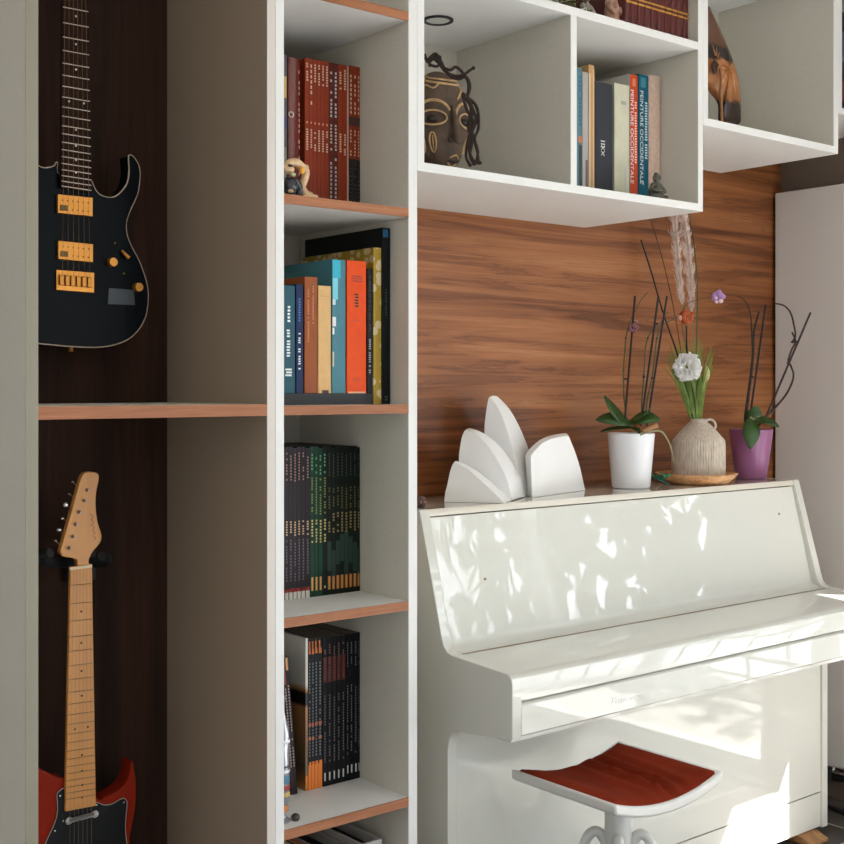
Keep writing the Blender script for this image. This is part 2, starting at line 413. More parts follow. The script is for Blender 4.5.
q = MB(); q.bz(xi0 + .004, xi1 - .002, 2.0350, 2.0458, -.592, -.5842); q.build('brass_hinge', mat('aged hinge', (132, 110, 82), .5, metal=.2), po)
q = MB(); q.prism([V(xi0, y, z) for y, z in [(2.0345, -.5838), (1.872, -.5930), (1.860, -.596), (1.853, -.602), (1.8515, -.610), (1.8515, -.6505), (1.862, -.6505), (1.862, -.612), (2.0345, -.602)]], (xi1 - xi0, 0, 0)); q.build('keyboard_lid', M_piano, po, bevel=.0012, segs=3)
q = MB(); q.prism([V(xi0, y, z) for y, z in [(1.878, -.654), (1.853, -.654), (1.8465, -.658), (1.846, -.719), (1.850, -.7225), (1.878, -.7225)]], (xi1 - xi0, 0, 0)); ks = q.build('key_slip', M_piano, po, bevel=.001)
q = MB(); q.bz(xi0, xi1, 1.8785, 2.15, -.742, -.700); q.build('keybed', M_piano, po, bevel=.001)
M_logo = mat('pearl lettering', (250, 250, 246), .3, metal=.2)
lc0 = at(628, 697.5, 1.8455)
text_obj('lettering', 'Zimmermann', .026, M_logo, ks, frame_mtx(lc0, (1, 0, 0), (0, 0, 1)), .0003, .78)
q = MB(); q.bz(xi0, xi1, 2.056, 2.072, -1.180, -.7425); q.build('lower_panel', M_piano, po, bevel=.001)
q = MB(); q.bz(xi0, xi1, 2.056, 2.072, -1.282, -1.1835); q.build('bottom_rail', M_piano, po, bevel=.001)
q = MB(); q.bz(xi0, xi1, 2.38, 2.395, -1.28, -.295); q.bz(xi0, xi1, 2.073, 2.38, -1.28, -1.26); q.build('back_frame', mat('raw timber', (170, 130, 90), .7), po)
M_block = wood('foot timber', [(140, 96, 60), (176, 128, 84), (196, 150, 104)], (12, 2, 12), 1, .6)
for x in (PX0 + .03, PX1 - .135):
    q = MB(); q.prism([V(x, y, z) for y, z in [(2.015, -1.309), (2.015, -1.300), (2.05, -1.286), (2.37, -1.286), (2.37, -1.309)]], (.085, 0, 0)); q.build('foot', M_block, po, bevel=.002)

# ------------------------------------------------------------------ stool
st = empty('piano_stool', V(2.018, 1.80, FL), 'white piano stool with curved seat upholstered in rust red velvet', 'stool')
sx0, sx1, sy0, sy1 = 1.864, 2.212, 1.664, 1.968
zs = -.832
def sag(x):
    t = (x - sx0) / (sx1 - sx0) * 2 - 1
    return .031 * (t * t) - .031
def seat_slab(a0, a1, b0, b1, z0, z1, ins=0):
    q = MB(); n = 20; vs = []; fs = []
    for i in range(n + 1):
        x = a0 + (a1 - a0) * i / n; s = sag(x)
        vs += [V(x, b0, zs + z0 + s), V(x, b1, zs + z0 + s), V(x, b1, zs + z1 + s), V(x, b0, zs + z1 + s)]
    for i in range(n):
        for k in range(4): fs.append((i*4+k, i*4+(k+1)%4, (i+1)*4+(k+1)%4, (i+1)*4+k))
    fs += [(0, 1, 2, 3), (n*4+3, n*4+2, n*4+1, n*4)]
    q.add(vs, fs); return q
M_stool = mat('white satin plastic', (222, 220, 214), .3, coat=.3)
seat_slab(sx0, sx1, sy0, sy1, -.024, -.001).build('seat_frame', M_stool, st, bevel=.006, segs=3)
M_velvet = mat('rust red velvet', (124, 42, 20), .9, spec=.08, noise=.22, scale=9, bump=.2, stretch=(1, .5, 1))
MATS['rust red velvet'].node_tree.nodes['Principled BSDF'].inputs['Sheen Weight'].default_value = .0
q = MB(); nx, ny = 40, 34; vs = []; fs = []; ex = .009
for j in range(ny + 1):
    for i in range(nx + 1):
        fx, fy = i / nx, j / ny
        x = sx0 + ex + (sx1 - sx0 - 2 * ex) * fx; y = sy0 + ex + (sy1 - sy0 - 2 * ex) * fy
        e = min(fx, 1 - fx, fy, 1 - fy)
        hgt = .011 * min(1, e / .10) ** .55
        w = 0
        for (c0, am, wd, sk) in ((.56, .010, .030, .10), (.68, .008, .028, .12), (.44, .004, .05, .06), (.80, .003, .03, .1)):
            w += 1.7 * am * math.exp(-((fx - c0 - sk * (fy - .5)) / wd) ** 2) * min(1, e / .12) * (1 - .55 * abs(fy - .35))
        w -= .007 * math.exp(-((fx - .62 - .09 * (fy - .5)) / .02) ** 2) * min(1, e / .12)
        vs.append(V(x, y, zs + sag(x) + hgt + w - .001))
for j in range(ny):
    for i in range(nx): a = j * (nx + 1) + i; fs.append((a, a + 1, a + nx + 2, a + nx + 1))
q.add(vs, fs)
bs = [Vector((v.x, v.y, v.z)) for v in vs]
q.build('velvet_cushion', M_velvet, st, smooth=True, autos=80)
cxs, cys = 2.022, 1.797
q = MB(); q.lathe(V(cxs, cys, 0), [(.030, FL + .16), (.030, -.889)], 32); q.lathe(V(cxs, cys, 0), [(.06, -.893), (.06, -.888)], 32); q.build('column', M_stool, st, smooth=True)
for k in range(4):
    a = math.radians(40 + 90 * k); d = Vector((math.cos(a), math.sin(a), 0))
    q = MB()
    c0 = V(cxs, cys, 0)
    q.tube([c0 + d * .026 + Vector((0, 0, -.985)), c0 + d * .045 + Vector((0, 0, -.962)), c0 + d * .068 + Vector((0, 0, -.978)), c0 + d * .092 + Vector((0, 0, -1.05)), c0 + d * .15 + Vector((0, 0, -1.16)), c0 + d * .19 + Vector((0, 0, -1.26)), c0 + d * .22 + Vector((0, 0, -1.298))], .013, .011, n=14, flat=.9)
    q.build('leg', M_stool, st, smooth=True)

# ------------------------------------------------------------------ books
def cov(rgb, rough=.45): 
    n = 'cover %d %d %d' % rgb; return mat(n, rgb, rough, noise=.06, scale=60, spec=.2)
def book(x0, x1, yf, z0, h, dep, rgb, label, group=None, name='book', strips=(), dashes=(), lean=0, texts=(), soft=False, rough=.4, m=None, spine_round=0):
    w = x1 - x0
    r = empty(name, V((x0 + x1) / 2, yf, z0), label, 'book', group)
    cm = m or cov(rgb, rough)
    tc_ = .0008 if soft else .002
    g = .0003
    q = MB(); x0 += g; x1 -= g; w = x1 - x0
    if spine_round:
        pts = [V(x0, yf + dep, z0), V(x0, yf + spine_round, z0)]
        for k in range(1, 8):
            a = math.pi * k / 8; pts.append(V((x0 + x1) / 2 - w / 2 * math.cos(a), yf + spine_round * (1 - math.sin(a)), z0))
        pts += [V(x1, yf + spine_round, z0), V(x1, yf + dep, z0), V(x1 - tc_, yf + dep, z0), V(x1 - tc_, yf + spine_round + .002, z0), V(x0 + tc_, yf + spine_round + .002, z0), V(x0 + tc_, yf + dep, z0)]
        q.prism(pts, (0, 0, h))
        yy = yf + spine_round + .003
    else:
        q.bz(x0, x1, yf, yf + tc_ * 1.2, z0, z0 + h)
        q.bz(x0, x0 + tc_, yf + tc_ * 1.2, yf + dep, z0, z0 + h); q.bz(x1 - tc_, x1, yf + tc_ * 1.2, yf + dep, z0, z0 + h)
        yy = yf + tc_ * 1.2
    co = q.build('cover', cm, r, bevel=(.0012 if not soft and w > .012 else 0))
    ins = .0003 if soft else .003
    q = MB(); q.bz(x0 + tc_, x1 - tc_, yy + .0002, yf + dep - ins, z0 + ins * .5, z0 + h - ins); q.build('page_block', mat('shade toned magazine paper', (118, 106, 92), .9) if soft else M_paper, r)  # soft books: page colour darkened to stand in for shade on the tops
    yo = yf - .0004
    bymat = {}
    for (a, b_, l, rt, c) in strips:         # fractions of height / width, colour
        bymat.setdefault(c, MB()).bz(x0 + w * l, x0 + w * rt, yo, yf - .00005, z0 + h * a, z0 + h * b_)
    for (a, b_, l, rt, c, n) in dashes:      # rows of small printed marks
        B = bymat.setdefault(c, MB()); rn = random.Random(int(x0 * 1e5) + int(a * 100)); zc = a
        step = (b_ - a) / n
        for i in range(n):
            if rn.random() < .12: continue
            q0 = zc + step * i
            j = rn.uniform(-.12, .12) * (rt - l)
            B.bz(x0 + w * (l + max(0, j)), x0 + w * (rt + min(0, j)), yo, yf - .00005, z0 + h * q0, z0 + h * (q0 + step * .62))
    for c, B in bymat.items(): B.build('spine_print', mat('print %d %d %d' % c, c, .5), r)
    for (t, size, fz, fx, c, sxx, up) in texts:
        ex, ey = ((0, 0, -1), (1, 0, 0)) if up == 'down' else (((0, 0, 1), (-1, 0, 0)) if up == 'up' else ((1, 0, 0), (0, 0, 1)))
        o = V(x0 + w * fx, yf - .0002, z0 + h * fz)
        text_obj('spine_lettering', t, size, mat('print %d %d %d' % c, c, .5), r, frame_mtx(o, ex, ey), .0002, sxx)
    if lean: r.rotation_euler = (0, lean, 0)
    return r
def X(px, Y): return at(px, 300, Y).x
def Zat(px, py, Y): return at(px, py, Y).z - H

# shelf 1: rust red comic volumes
Y1 = 2.169; Z1 = ZS[1] + .0003
def p1(cx): return 280 + cx / 4.966
def t1(cx, cy): return Zat(p1(cx), 40 + cy / 4.966, Y1) - Z1
PALE = (214, 178, 150)
book(X(281, Y1) , X(287.2, Y1), Y1, Z1, t1(30, 75), .2, (92, 92, 96), 'thin grey patterned book at the left end of the top book row', strips=[(.72, .86, .1, .9, (196, 160, 96)), (.52, .6, .1, .9, (60, 70, 110)), (.1, .4, .1, .9, (120, 128, 110))])
book(X(288.2, Y1), X(301.6, Y1), Y1, Z1, t1(75, 88), .2, (104, 30, 22), 'thick dark red book with glossy rounded spine and small round emblem', m=mat('oxblood gloss', (104, 30, 22), .2, coat=.6), spine_round=.006, dashes=[(.05, .97, .78, .86, (200, 150, 130), 26)], texts=[('O', .018, .62, .22, (190, 180, 170), 1, 'flat')])
edges = [120, 143, 161, 181, 200, 220, 240, 262, 285, 308, 330]
tops = [92, 95, 100, 103, 106, 110, 115, 119, 124, 128]
for i in range(10):
    a, b_ = edges[i] + 3, edges[i + 1] + 3
    two = i in (6, 7)
    dd = [(.05, .38, .3, .7, (170, 170, 170), 12), (.42, .60, .3, .7, (190, 180, 170), 8), (.64, .95, .3, .7, (190, 190, 190), 12)] if two else [(.40, .545, .3, .72, PALE, 9), (.835 if i != 1 else .70, .975, .3, .72, PALE, 8), (.575, .595, .35, .65, (230, 170, 120), 1)]
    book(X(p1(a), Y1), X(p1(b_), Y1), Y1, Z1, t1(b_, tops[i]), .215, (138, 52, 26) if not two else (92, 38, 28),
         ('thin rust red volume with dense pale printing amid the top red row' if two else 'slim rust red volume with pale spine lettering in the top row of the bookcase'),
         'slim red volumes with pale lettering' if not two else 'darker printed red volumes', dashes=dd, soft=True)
e3 = [333, 341, 362, 382, 401]
for i in range(4):
    if i == 0:
        book(X(p1(e3[0]), Y1), X(p1(e3[1]), Y1), Y1, Z1, t1(340, 128), .215, (196, 160, 140), 'very thin pale pink spine between the two groups of red volumes', soft=True); continue
    book(X(p1(e3[i]), Y1), min(1.6025, X(p1(e3[i + 1]), Y1)), Y1, Z1, t1(380, 133), .215, (134, 52, 26), 'slim volume, red above and black below, at the right end of the top row', 'red and black volumes',
         strips=[(0, .38, 0, 1, (22, 20, 22)), (.60, .66, 0, 1, (60, 22, 16))], dashes=[(.04, .36, .35, .65, (150, 160, 160), 12), (.40, .58, .35, .65, PALE, 8), (.68, .95, .35, .7, PALE, 9)], soft=True)

# shelf 2: mixed books
Y2 = 2.060; Z2 = ZS[2] + .0003
def p2(cx): return 260 + cx / 3.836
def t2(cx, cy, Y=Y2): return Zat(p2(cx), 220 + cy / 3.836, Y)
bl_t = .0225
fb = empty('book', V(1.40, Y2 + .0, Z2), 'large black book lying flat under the standing coloured books', 'book')
q = MB(); fx1 = X(p2(432), Y2)
q.bz(1.2985, fx1, Y2 - .001, Y2 + .25, Z2, Z2 + .003); q.bz(1.2985, fx1, Y2 - .001, Y2 + .25, Z2 + bl_t - .003, Z2 + bl_t); q.bz(1.2985, fx1, Y2 - .001, Y2 + .002, Z2 + .003, Z2 + bl_t - .003); q.build('cover', mat('flat black cover', (20, 20, 22), .5), fb)
q = MB(); q.bz(1.302, fx1 - .003, Y2 + .0025, Y2 + .247, Z2 + .0032, Z2 + bl_t - .0032); q.build('page_block', M_paper, fb)
ZB = Z2 + bl_t + .0003
def b2(cx0, cx1, top, rgb, label, dep=.19, base=ZB, **k):
    x0, x1 = X(p2(cx0), Y2), X(p2(cx1), Y2)
    return book(x0, x1, Y2, base, t2((cx0 + cx1) / 2, top) - base, dep, rgb, label, **k)
W_ = (225, 230, 228)
b2(84, 135, 250, (38, 84, 98), 'dull teal book with white handwritten title, leftmost on the second shelf', dashes=[(.16, .24, .25, .75, W_, 3), (.34, .50, .35, .62, W_, 6), (.52, .60, .35, .6, W_, 3), (.66, .82, .42, .62, W_, 5)], strips=[(.25, .62, .0, .10, W_)])
b2(138, 166, 246, (16, 38, 78), 'narrow navy blue book with white title on the second shelf', dashes=[(.22, .42, .32, .62, W_, 9), (.44, .56, .32, .62, W_, 6), (.66, .88, .35, .6, (70, 110, 170), 9)])
b2(171, 221, 218, (150, 80, 38), 'tan brown book with faint lettering standing between navy and cream books', dashes=[(.42, .9, .22, .34, (196, 130, 90), 26), (.6, .93, .6, .7, (196, 130, 90), 20)])
b2(223, 273, 252, (218, 176, 118), 'short cream book with small dark mark at the foot of its spine', dep=.17, strips=[(0, .03, .3, .8, (60, 20, 16)), (.9, .905, .2, .8, (190, 150, 100))])
bb = b2(276, 329, 152, (74, 128, 140), 'tall turquoise book with sky blue and white spine picture', dep=.26, strips=[(.86, .995, .04, .62, (40, 176, 200)), (.70, .86, .04, .42, (120, 205, 220)), (.66, .70, .04, .25, (200, 220, 224)), (.50, .57, .03, .28, W_), (.44, .49, .03, .16, W_), (.20, .31, .03, .14, (200, 190, 160))])
b2(333, 408, 156, (230, 78, 8), 'bright orange book, the widest on the second shelf', strips=[(0, .012, .05, .95, (240, 180, 140))], dashes=[(.84, .91, .25, .8, (170, 50, 20), 4), (.65, .76, .40, .60, (34, 16, 14), 5), (.53, .56, .3, .7, (200, 66, 26), 2), (.10, .12, .3, .7, (200, 66, 26), 1)])
b2(411, 433, 186, (20, 18, 20), 'thin black book between the orange and the yellow patterned book', dep=.22, dashes=[(.16, .44, .3, .65, (160, 160, 160), 16), (.5, .95, .35, .6, (70, 66, 66), 30)])
ym = bpy.data.materials.new('mustard leaf print'); ym.use_nodes = True; nt = ym.node_tree; bs_ = nt.nodes['Principled BSDF']
tc = nt.nodes.new('ShaderNodeTexCoord'); vo = nt.nodes.new('ShaderNodeTexVoronoi'); vo.inputs['Scale'].default_value = 48
rp = nt.nodes.new('ShaderNodeValToRGB'); rp.color_ramp.interpolation = 'CONSTANT'; rp.color_ramp.elements[0].color = srgb((206, 186, 140)); rp.color_ramp.elements[1].position = .42; rp.color_ramp.elements[1].color = srgb((164, 134, 20))
nt.links.new(tc.outputs['Object'], vo.inputs['Vector']); nt.links.new(vo.outputs['Distance'], rp.inputs[0]); nt.links.new(rp.outputs[0], bs_.inputs['Base Color']); bs_.inputs['Roughness'].default_value = .4
b2(435, 466, 106, (180, 150, 40), 'tall thin book with mustard yellow leaf pattern on cream', dep=.27, base=Z2, m=ym)
book(X(p2(468), Y2), 1.6015, Y2, Z2, t2(485, 30) - Z2, .29, (18, 20, 22), 'tallest black book with a blue spot atop its spine, right end of second shelf', strips=[(.945, .99, .1, .75, (24, 92, 130))], dashes=[(.5, .72, .35, .6, (50, 60, 66), 14), (.02, .05, .3, .7, (90, 96, 96), 2)])

# shelf 3: eighteen comic albums
Y3 = 2.169; Z3 = ZS[3] + .0003
def p3(cx): return 280 + cx / 4.69
e = [-8, 22, 41, 61, 80, 99, 119, 141, 161, 180, 200, 221, 241, 261, 281, 301, 321, 341, 361, 381.5]
for i in range(19):
    x0, x1 = X(p3(e[i]), Y3), min(1.6025, X(p3(e[i + 1]), Y3))
    hh = Zat(p3((e[i] + e[i+1]) / 2), 430 + (80 - .3 * i) / 4.69, Y3) - Z3 - (.003 if i % 3 == 0 else 0)
    if i < 7:
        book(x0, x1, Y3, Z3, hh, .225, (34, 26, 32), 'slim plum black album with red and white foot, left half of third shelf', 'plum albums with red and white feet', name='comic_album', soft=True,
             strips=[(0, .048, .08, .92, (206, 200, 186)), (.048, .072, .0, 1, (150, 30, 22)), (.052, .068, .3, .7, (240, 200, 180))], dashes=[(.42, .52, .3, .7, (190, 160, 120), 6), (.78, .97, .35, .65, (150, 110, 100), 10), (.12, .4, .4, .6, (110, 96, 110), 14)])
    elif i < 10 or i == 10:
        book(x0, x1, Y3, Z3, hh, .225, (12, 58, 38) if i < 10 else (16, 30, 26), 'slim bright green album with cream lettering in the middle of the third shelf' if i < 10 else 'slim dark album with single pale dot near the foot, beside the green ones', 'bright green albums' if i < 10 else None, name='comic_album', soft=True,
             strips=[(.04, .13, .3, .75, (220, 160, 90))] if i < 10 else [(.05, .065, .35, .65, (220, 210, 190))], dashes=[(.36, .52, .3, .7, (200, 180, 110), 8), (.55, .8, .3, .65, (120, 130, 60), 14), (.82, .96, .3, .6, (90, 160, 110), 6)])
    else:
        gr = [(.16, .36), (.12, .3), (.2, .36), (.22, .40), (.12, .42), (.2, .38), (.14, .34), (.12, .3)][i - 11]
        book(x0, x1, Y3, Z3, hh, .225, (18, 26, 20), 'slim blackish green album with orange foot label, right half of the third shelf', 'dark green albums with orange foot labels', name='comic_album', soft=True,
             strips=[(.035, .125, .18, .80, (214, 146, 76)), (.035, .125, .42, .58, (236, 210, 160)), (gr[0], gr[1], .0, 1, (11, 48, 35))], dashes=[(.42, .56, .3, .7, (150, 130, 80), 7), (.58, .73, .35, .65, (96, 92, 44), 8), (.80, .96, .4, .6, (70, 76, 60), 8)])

# shelf 4: magazines
Y4 = 2.169; Z4 = ZS[4] + .0003
def p4(cx): return 280 + cx / 4.689
def h4(cx, cy): return Zat(p4(cx), 620 + cy / 4.689, Y4) - Z4
for i, (a, b_) in enumerate([(32, 46), (47, 62)]):
    x1 = X(p4(84), Y4) - .0012 - i * .0; 
    xb = X(p4([66, 80][i]), Y4)
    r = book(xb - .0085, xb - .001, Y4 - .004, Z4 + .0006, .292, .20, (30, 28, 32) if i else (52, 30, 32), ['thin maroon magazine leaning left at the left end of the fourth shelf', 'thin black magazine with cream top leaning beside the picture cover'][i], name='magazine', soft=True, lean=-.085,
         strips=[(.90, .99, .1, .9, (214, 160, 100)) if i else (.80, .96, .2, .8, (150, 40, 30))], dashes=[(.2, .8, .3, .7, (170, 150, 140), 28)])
MC = bpy.data.materials.new('magazine cover picture'); MC.use_nodes = True; nt = MC.node_tree; bs_ = nt.nodes['Principled BSDF']
tc = nt.nodes.new('ShaderNodeTexCoord'); sp = nt.nodes.new('ShaderNodeSeparateXYZ'); rp = nt.nodes.new('ShaderNodeValToRGB')
cr = rp.color_ramp; cr.elements[0].position = 0; cr.elements[0].color = srgb((190, 120, 50)); cr.elements[1].position = 1; cr.elements[1].color = srgb((226, 222, 214))
for pos, c in ((.15, (90, 80, 60)), (.40, (150, 110, 70)), (.56, (176, 120, 76)), (.585, (16, 12, 12)), (.66, (20, 16, 16)), (.68, (180, 120, 50)), (.72, (222, 216, 204))):
    el = cr.elements.new(pos); el.color = srgb(c)
mp = nt.nodes.new('ShaderNodeMath'); mp.operation = 'DIVIDE'; mp.inputs[1].default_value = .31
nt.links.new(tc.outputs['Object'], sp.inputs[0]); nt.links.new(sp.outputs['Z'], mp.inputs[0]); nt.links.new(mp.outputs[0], rp.inputs[0]); nt.links.new(rp.outputs[0], bs_.inputs['Base Color']); bs_.inputs['Roughness'].default_value = .35
book(X(p4(119), Y4), X(p4(131), Y4), Y4, Z4, h4(130, 85), .215, (200, 190, 170), 'magazine whose cream and brown picture cover faces left on the fourth shelf', name='magazine', soft=True, m=MC, dashes=[(.02, .14, .1, .9, (226, 130, 40), 1)])
e = [132, 147, 162, 178, 198]
for i in range(4):
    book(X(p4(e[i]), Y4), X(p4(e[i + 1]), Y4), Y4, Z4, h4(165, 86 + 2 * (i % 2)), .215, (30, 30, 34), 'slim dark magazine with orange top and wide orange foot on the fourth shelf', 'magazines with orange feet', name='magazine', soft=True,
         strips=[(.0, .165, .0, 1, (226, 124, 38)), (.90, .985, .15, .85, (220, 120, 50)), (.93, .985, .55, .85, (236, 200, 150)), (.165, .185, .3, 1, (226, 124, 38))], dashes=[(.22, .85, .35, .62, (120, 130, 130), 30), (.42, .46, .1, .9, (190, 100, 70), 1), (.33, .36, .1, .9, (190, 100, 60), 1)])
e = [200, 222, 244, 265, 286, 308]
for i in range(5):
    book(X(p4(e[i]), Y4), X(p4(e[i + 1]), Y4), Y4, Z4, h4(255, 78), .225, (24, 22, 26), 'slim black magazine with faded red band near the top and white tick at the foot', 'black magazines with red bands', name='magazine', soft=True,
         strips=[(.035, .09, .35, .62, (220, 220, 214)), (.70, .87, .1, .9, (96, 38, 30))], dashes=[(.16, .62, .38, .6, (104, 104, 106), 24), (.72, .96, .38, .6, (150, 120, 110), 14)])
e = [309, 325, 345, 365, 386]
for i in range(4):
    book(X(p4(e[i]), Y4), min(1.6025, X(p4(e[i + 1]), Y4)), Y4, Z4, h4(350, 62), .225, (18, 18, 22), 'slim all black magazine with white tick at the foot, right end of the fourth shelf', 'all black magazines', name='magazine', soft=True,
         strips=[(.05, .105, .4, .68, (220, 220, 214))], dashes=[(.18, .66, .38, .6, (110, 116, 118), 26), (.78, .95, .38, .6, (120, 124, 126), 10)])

# bottom compartment
Z5 = ZS[5] + .0003
def rigid_box_file(x0, x1, y0, zt, label):
    r = empty('magazine_file', V((x0 + x1) / 2, y0, Z5), label, 'file box')
    q = MB(); t = .004
    q.bz(x0, x0 + t, y0, y0 + .24, Z5, zt); q.bz(x1 - t, x1, y0, y0 + .24, Z5, zt); q.bz(x0 + t, x1 - t, y0, y0 + t, Z5, zt); q.bz(x0 + t, x1 - t, y0 + .24 - t, y0 + .24, Z5, zt); q.bz(x0 + t, x1 - t, y0 + t, y0 + .24 - t, Z5, Z5 + t)
    q.build('case', mat('grey white card', (186, 182, 176), .6), r)
    q = MB(); q.bz(x0 + t + .001, x1 - t - .001, y0 + t + .001, y0 + .23, Z5 + t, zt - .02); q.build('papers', mat('dark papers', (24, 24, 26), .7), r)
rigid_box_file(1.521, 1.573, 2.052, -.943, 'white rimmed magazine file with dark contents below the fourth shelf, rightmost')
rigid_box_file(1.455, 1.516, 2.056, -.955, 'grey rimmed open file with black contents between orange book and white rimmed file')
book(1.40, 1.4145, 2.05, Z5, Z5 * -1 - .935, .2, (216, 122, 40), 'orange spine in the bottom compartment beneath the fourth shelf')
book(1.345, 1.398, 2.05, Z5, -Z5 - .93, .2, (90, 54, 34), 'brown book left of the orange spine in the bottom compartment')

# cabinet A books
YA = 2.115; ZA = .4729 + .0003
def pa(cx): return 560 + cx / 5.275
def ba(c0, c1, top, rgb, label, dep=.22, y=YA, **k):
    x0, x1 = X(pa(c0), y), min(2.553, X(pa(c1), y))
    return book(x0, x1, y, ZA, Zat(pa((c0 + c1) / 2), 50 + top / 5.275, y) - ZA, dep, rgb, label, **k)
ba(80, 116, 92, (96, 128, 140), 'blue grey book beside the cube divider, leftmost of the art books', dashes=[(.55, .95, .55, .9, (40, 110, 130), 12)], strips=[(.42, .47, .5, 1, (216, 120, 70)), (0, .4, .55, 1, (48, 62, 66))])
ba(118, 149, 116, (176, 172, 168), 'pale grey thin book among the art books in the wall cube', strips=[(.0, .3, .55, .9, (110, 90, 90))])
ba(151, 182, 78, (190, 152, 104), 'tan board book taller than its neighbours in the wall cube', dep=.20, strips=[(.0, .97, .7, .98, (214, 176, 128)), (.0, .93, .0, .3, (214, 190, 160))])
ba(186, 277, 172, (58, 60, 66), 'thick charcoal book with white symbols on its spine', rough=.6, texts=[('III', .022, .475, .45, (226, 226, 222), 1.3, 'up'), ('XX', .018, .42, .45, (226, 226, 222), 1.1, 'up')])
ba(287, 365, 180, (206, 204, 178), 'cream marbled book right of the charcoal book', m=mat('cream marbled', (206, 204, 178), .5, noise=.12, scale=16), strips=[(.05, .3, .7, .78, (190, 192, 186)), (.83, .86, .45, .8, (170, 170, 150))])
r = ba(369, 411, 130, (196, 76, 40), 'orange red art volume with white lettering and pale side cover', texts=[('PEINTURE OCCIDENTALE', .0165, .52, .24, W_, 1.28, 'down'), ('1', .014, .07, .5, W_, 1, 'flat')], strips=[(.91, .97, .3, .7, (214, 130, 90))], dashes=[(.32, .80, .58, .84, (240, 200, 180), 24)], dep=.27)
q = MB(); x0 = X(pa(369), YA); q.bz(x0 - .0008, x0 - .0001, YA, YA + .26, ZA, ZA + .335); q.build('side_cover', mat('pale side cover', (198, 196, 190), .5), r)
ba(415, 468, 130, (20, 92, 112), 'teal art volume with white lettering beside the orange red one', texts=[('PEINTURE OCCIDENTALE', .0165, .52, .28, W_, 1.28, 'down'), ('2', .012, .17, .45, W_, 1, 'flat')], strips=[(.90, .975, .2, .7, (60, 130, 146))], dashes=[(.32, .80, .62, .86, (190, 220, 222), 24)], dep=.27)
ba(470, 545, 136, (204, 176, 156), 'thick pinkish beige book, rightmost in the wall cube', spine_round=.010, m=mat('pink beige linen', (206, 178, 158), .7, noise=.12, scale=90))

# upper cube of cabinet A
YU = 2.028; ZU = .8870 + .0003
e = [428, 460, 498, 535, 572, 612, 650, 687, 720, 755, 782]
GD = (214, 160, 74)
for i in range(10):
    x0, x1 = X(550 + e[i] / 5.627, YU), X(550 + e[i + 1] / 5.627, YU)
    book(x0, x1, YU, ZU, .235, .17, (92, 32, 26), 'burgundy bound volume with paired gold bands on its spine', 'burgundy bound set', m=mat('burgundy leather', (88, 28, 24), .35, noise=.2, scale=60), spine_round=.004)
    last = [o for o in C.objects if o.name.startswith('book') and o.type == 'EMPTY'][-1]
    for z in (.062, .073, .122, .133):
        q = MB(); q.bz(x0 + .0012, x1 - .0012, YU - .0007, YU + .0005, ZU + z, ZU + z + .0045)
        q.build('gold_band', mat('gold tooling', GD, .4, metal=.5), last)
# ornaments left of the set
def dU(px): return at(px, 0, YU)
pl = empty('artificial_plant', at(566, 0, 2.10) * 1.0, 'green leafy plant on top of the wall cube shelf at the upper edge', 'plant')
pl.location.z = ZU + H
q = MB(); rr = random.Random(5); bx = at(566, 0, 2.10).x
for i in range(90):
    c = Vector((bx + rr.uniform(-.075, .05), 2.10 + rr.uniform(-.05, .05), ZU + H + rr.uniform(.012, .15)))
    q.leaf(c, c + Vector((rr.uniform(-.03, .03), rr.uniform(-.03, .03), rr.uniform(-.008, .03))), .014, up=(rr.uniform(-1, 1), rr.uniform(-1, 1), 1))
q.build('foliage', mat('olive leaves', (92, 100, 34), .5, noise=.4, scale=40), pl)
q = MB(); q.lathe((bx, 2.10, ZU + H), [(.03, .0), (.036, .02), (.02, .045), (.006, .05)], 20); q.build('pot', mat('mossy pot', (84, 80, 40), .8), pl, smooth=True)
g1 = at(590, 13, 2.04)
pfm = mat('pale frame', (186, 184, 176), .5)
pf = empty('picture_stand', Vector((g1.x, 2.05, ZU + H)), 'small slanted white framed picture between plant and statuettes on the upper shelf', 'picture')
q = MB(); w_ = .056
a = Vector((g1.x - w_, 2.05, ZU + H)); bq = Vector((g1.x, 2.05, ZU + H)); tq = Vector((g1.x, 2.05, ZU + H + .032)); tp = Vector((g1.x - w_, 2.05, ZU + H + .003))
q.prism([a, bq, tq, tp], (0, .004, 0)); q.build('frame', pfm, pf)
q = MB(); q.prism([a + Vector((.012, -.0006, .003)), bq + Vector((-.004, -.0006, .003)), tq + Vector((-.004, -.0006, -.006)), tp + Vector((.012, -.0006, .002))], (0, .0005, 0)); q.build('picture', mat('blue grey print', (96, 100, 118), .5, noise=.4, scale=120), pf)
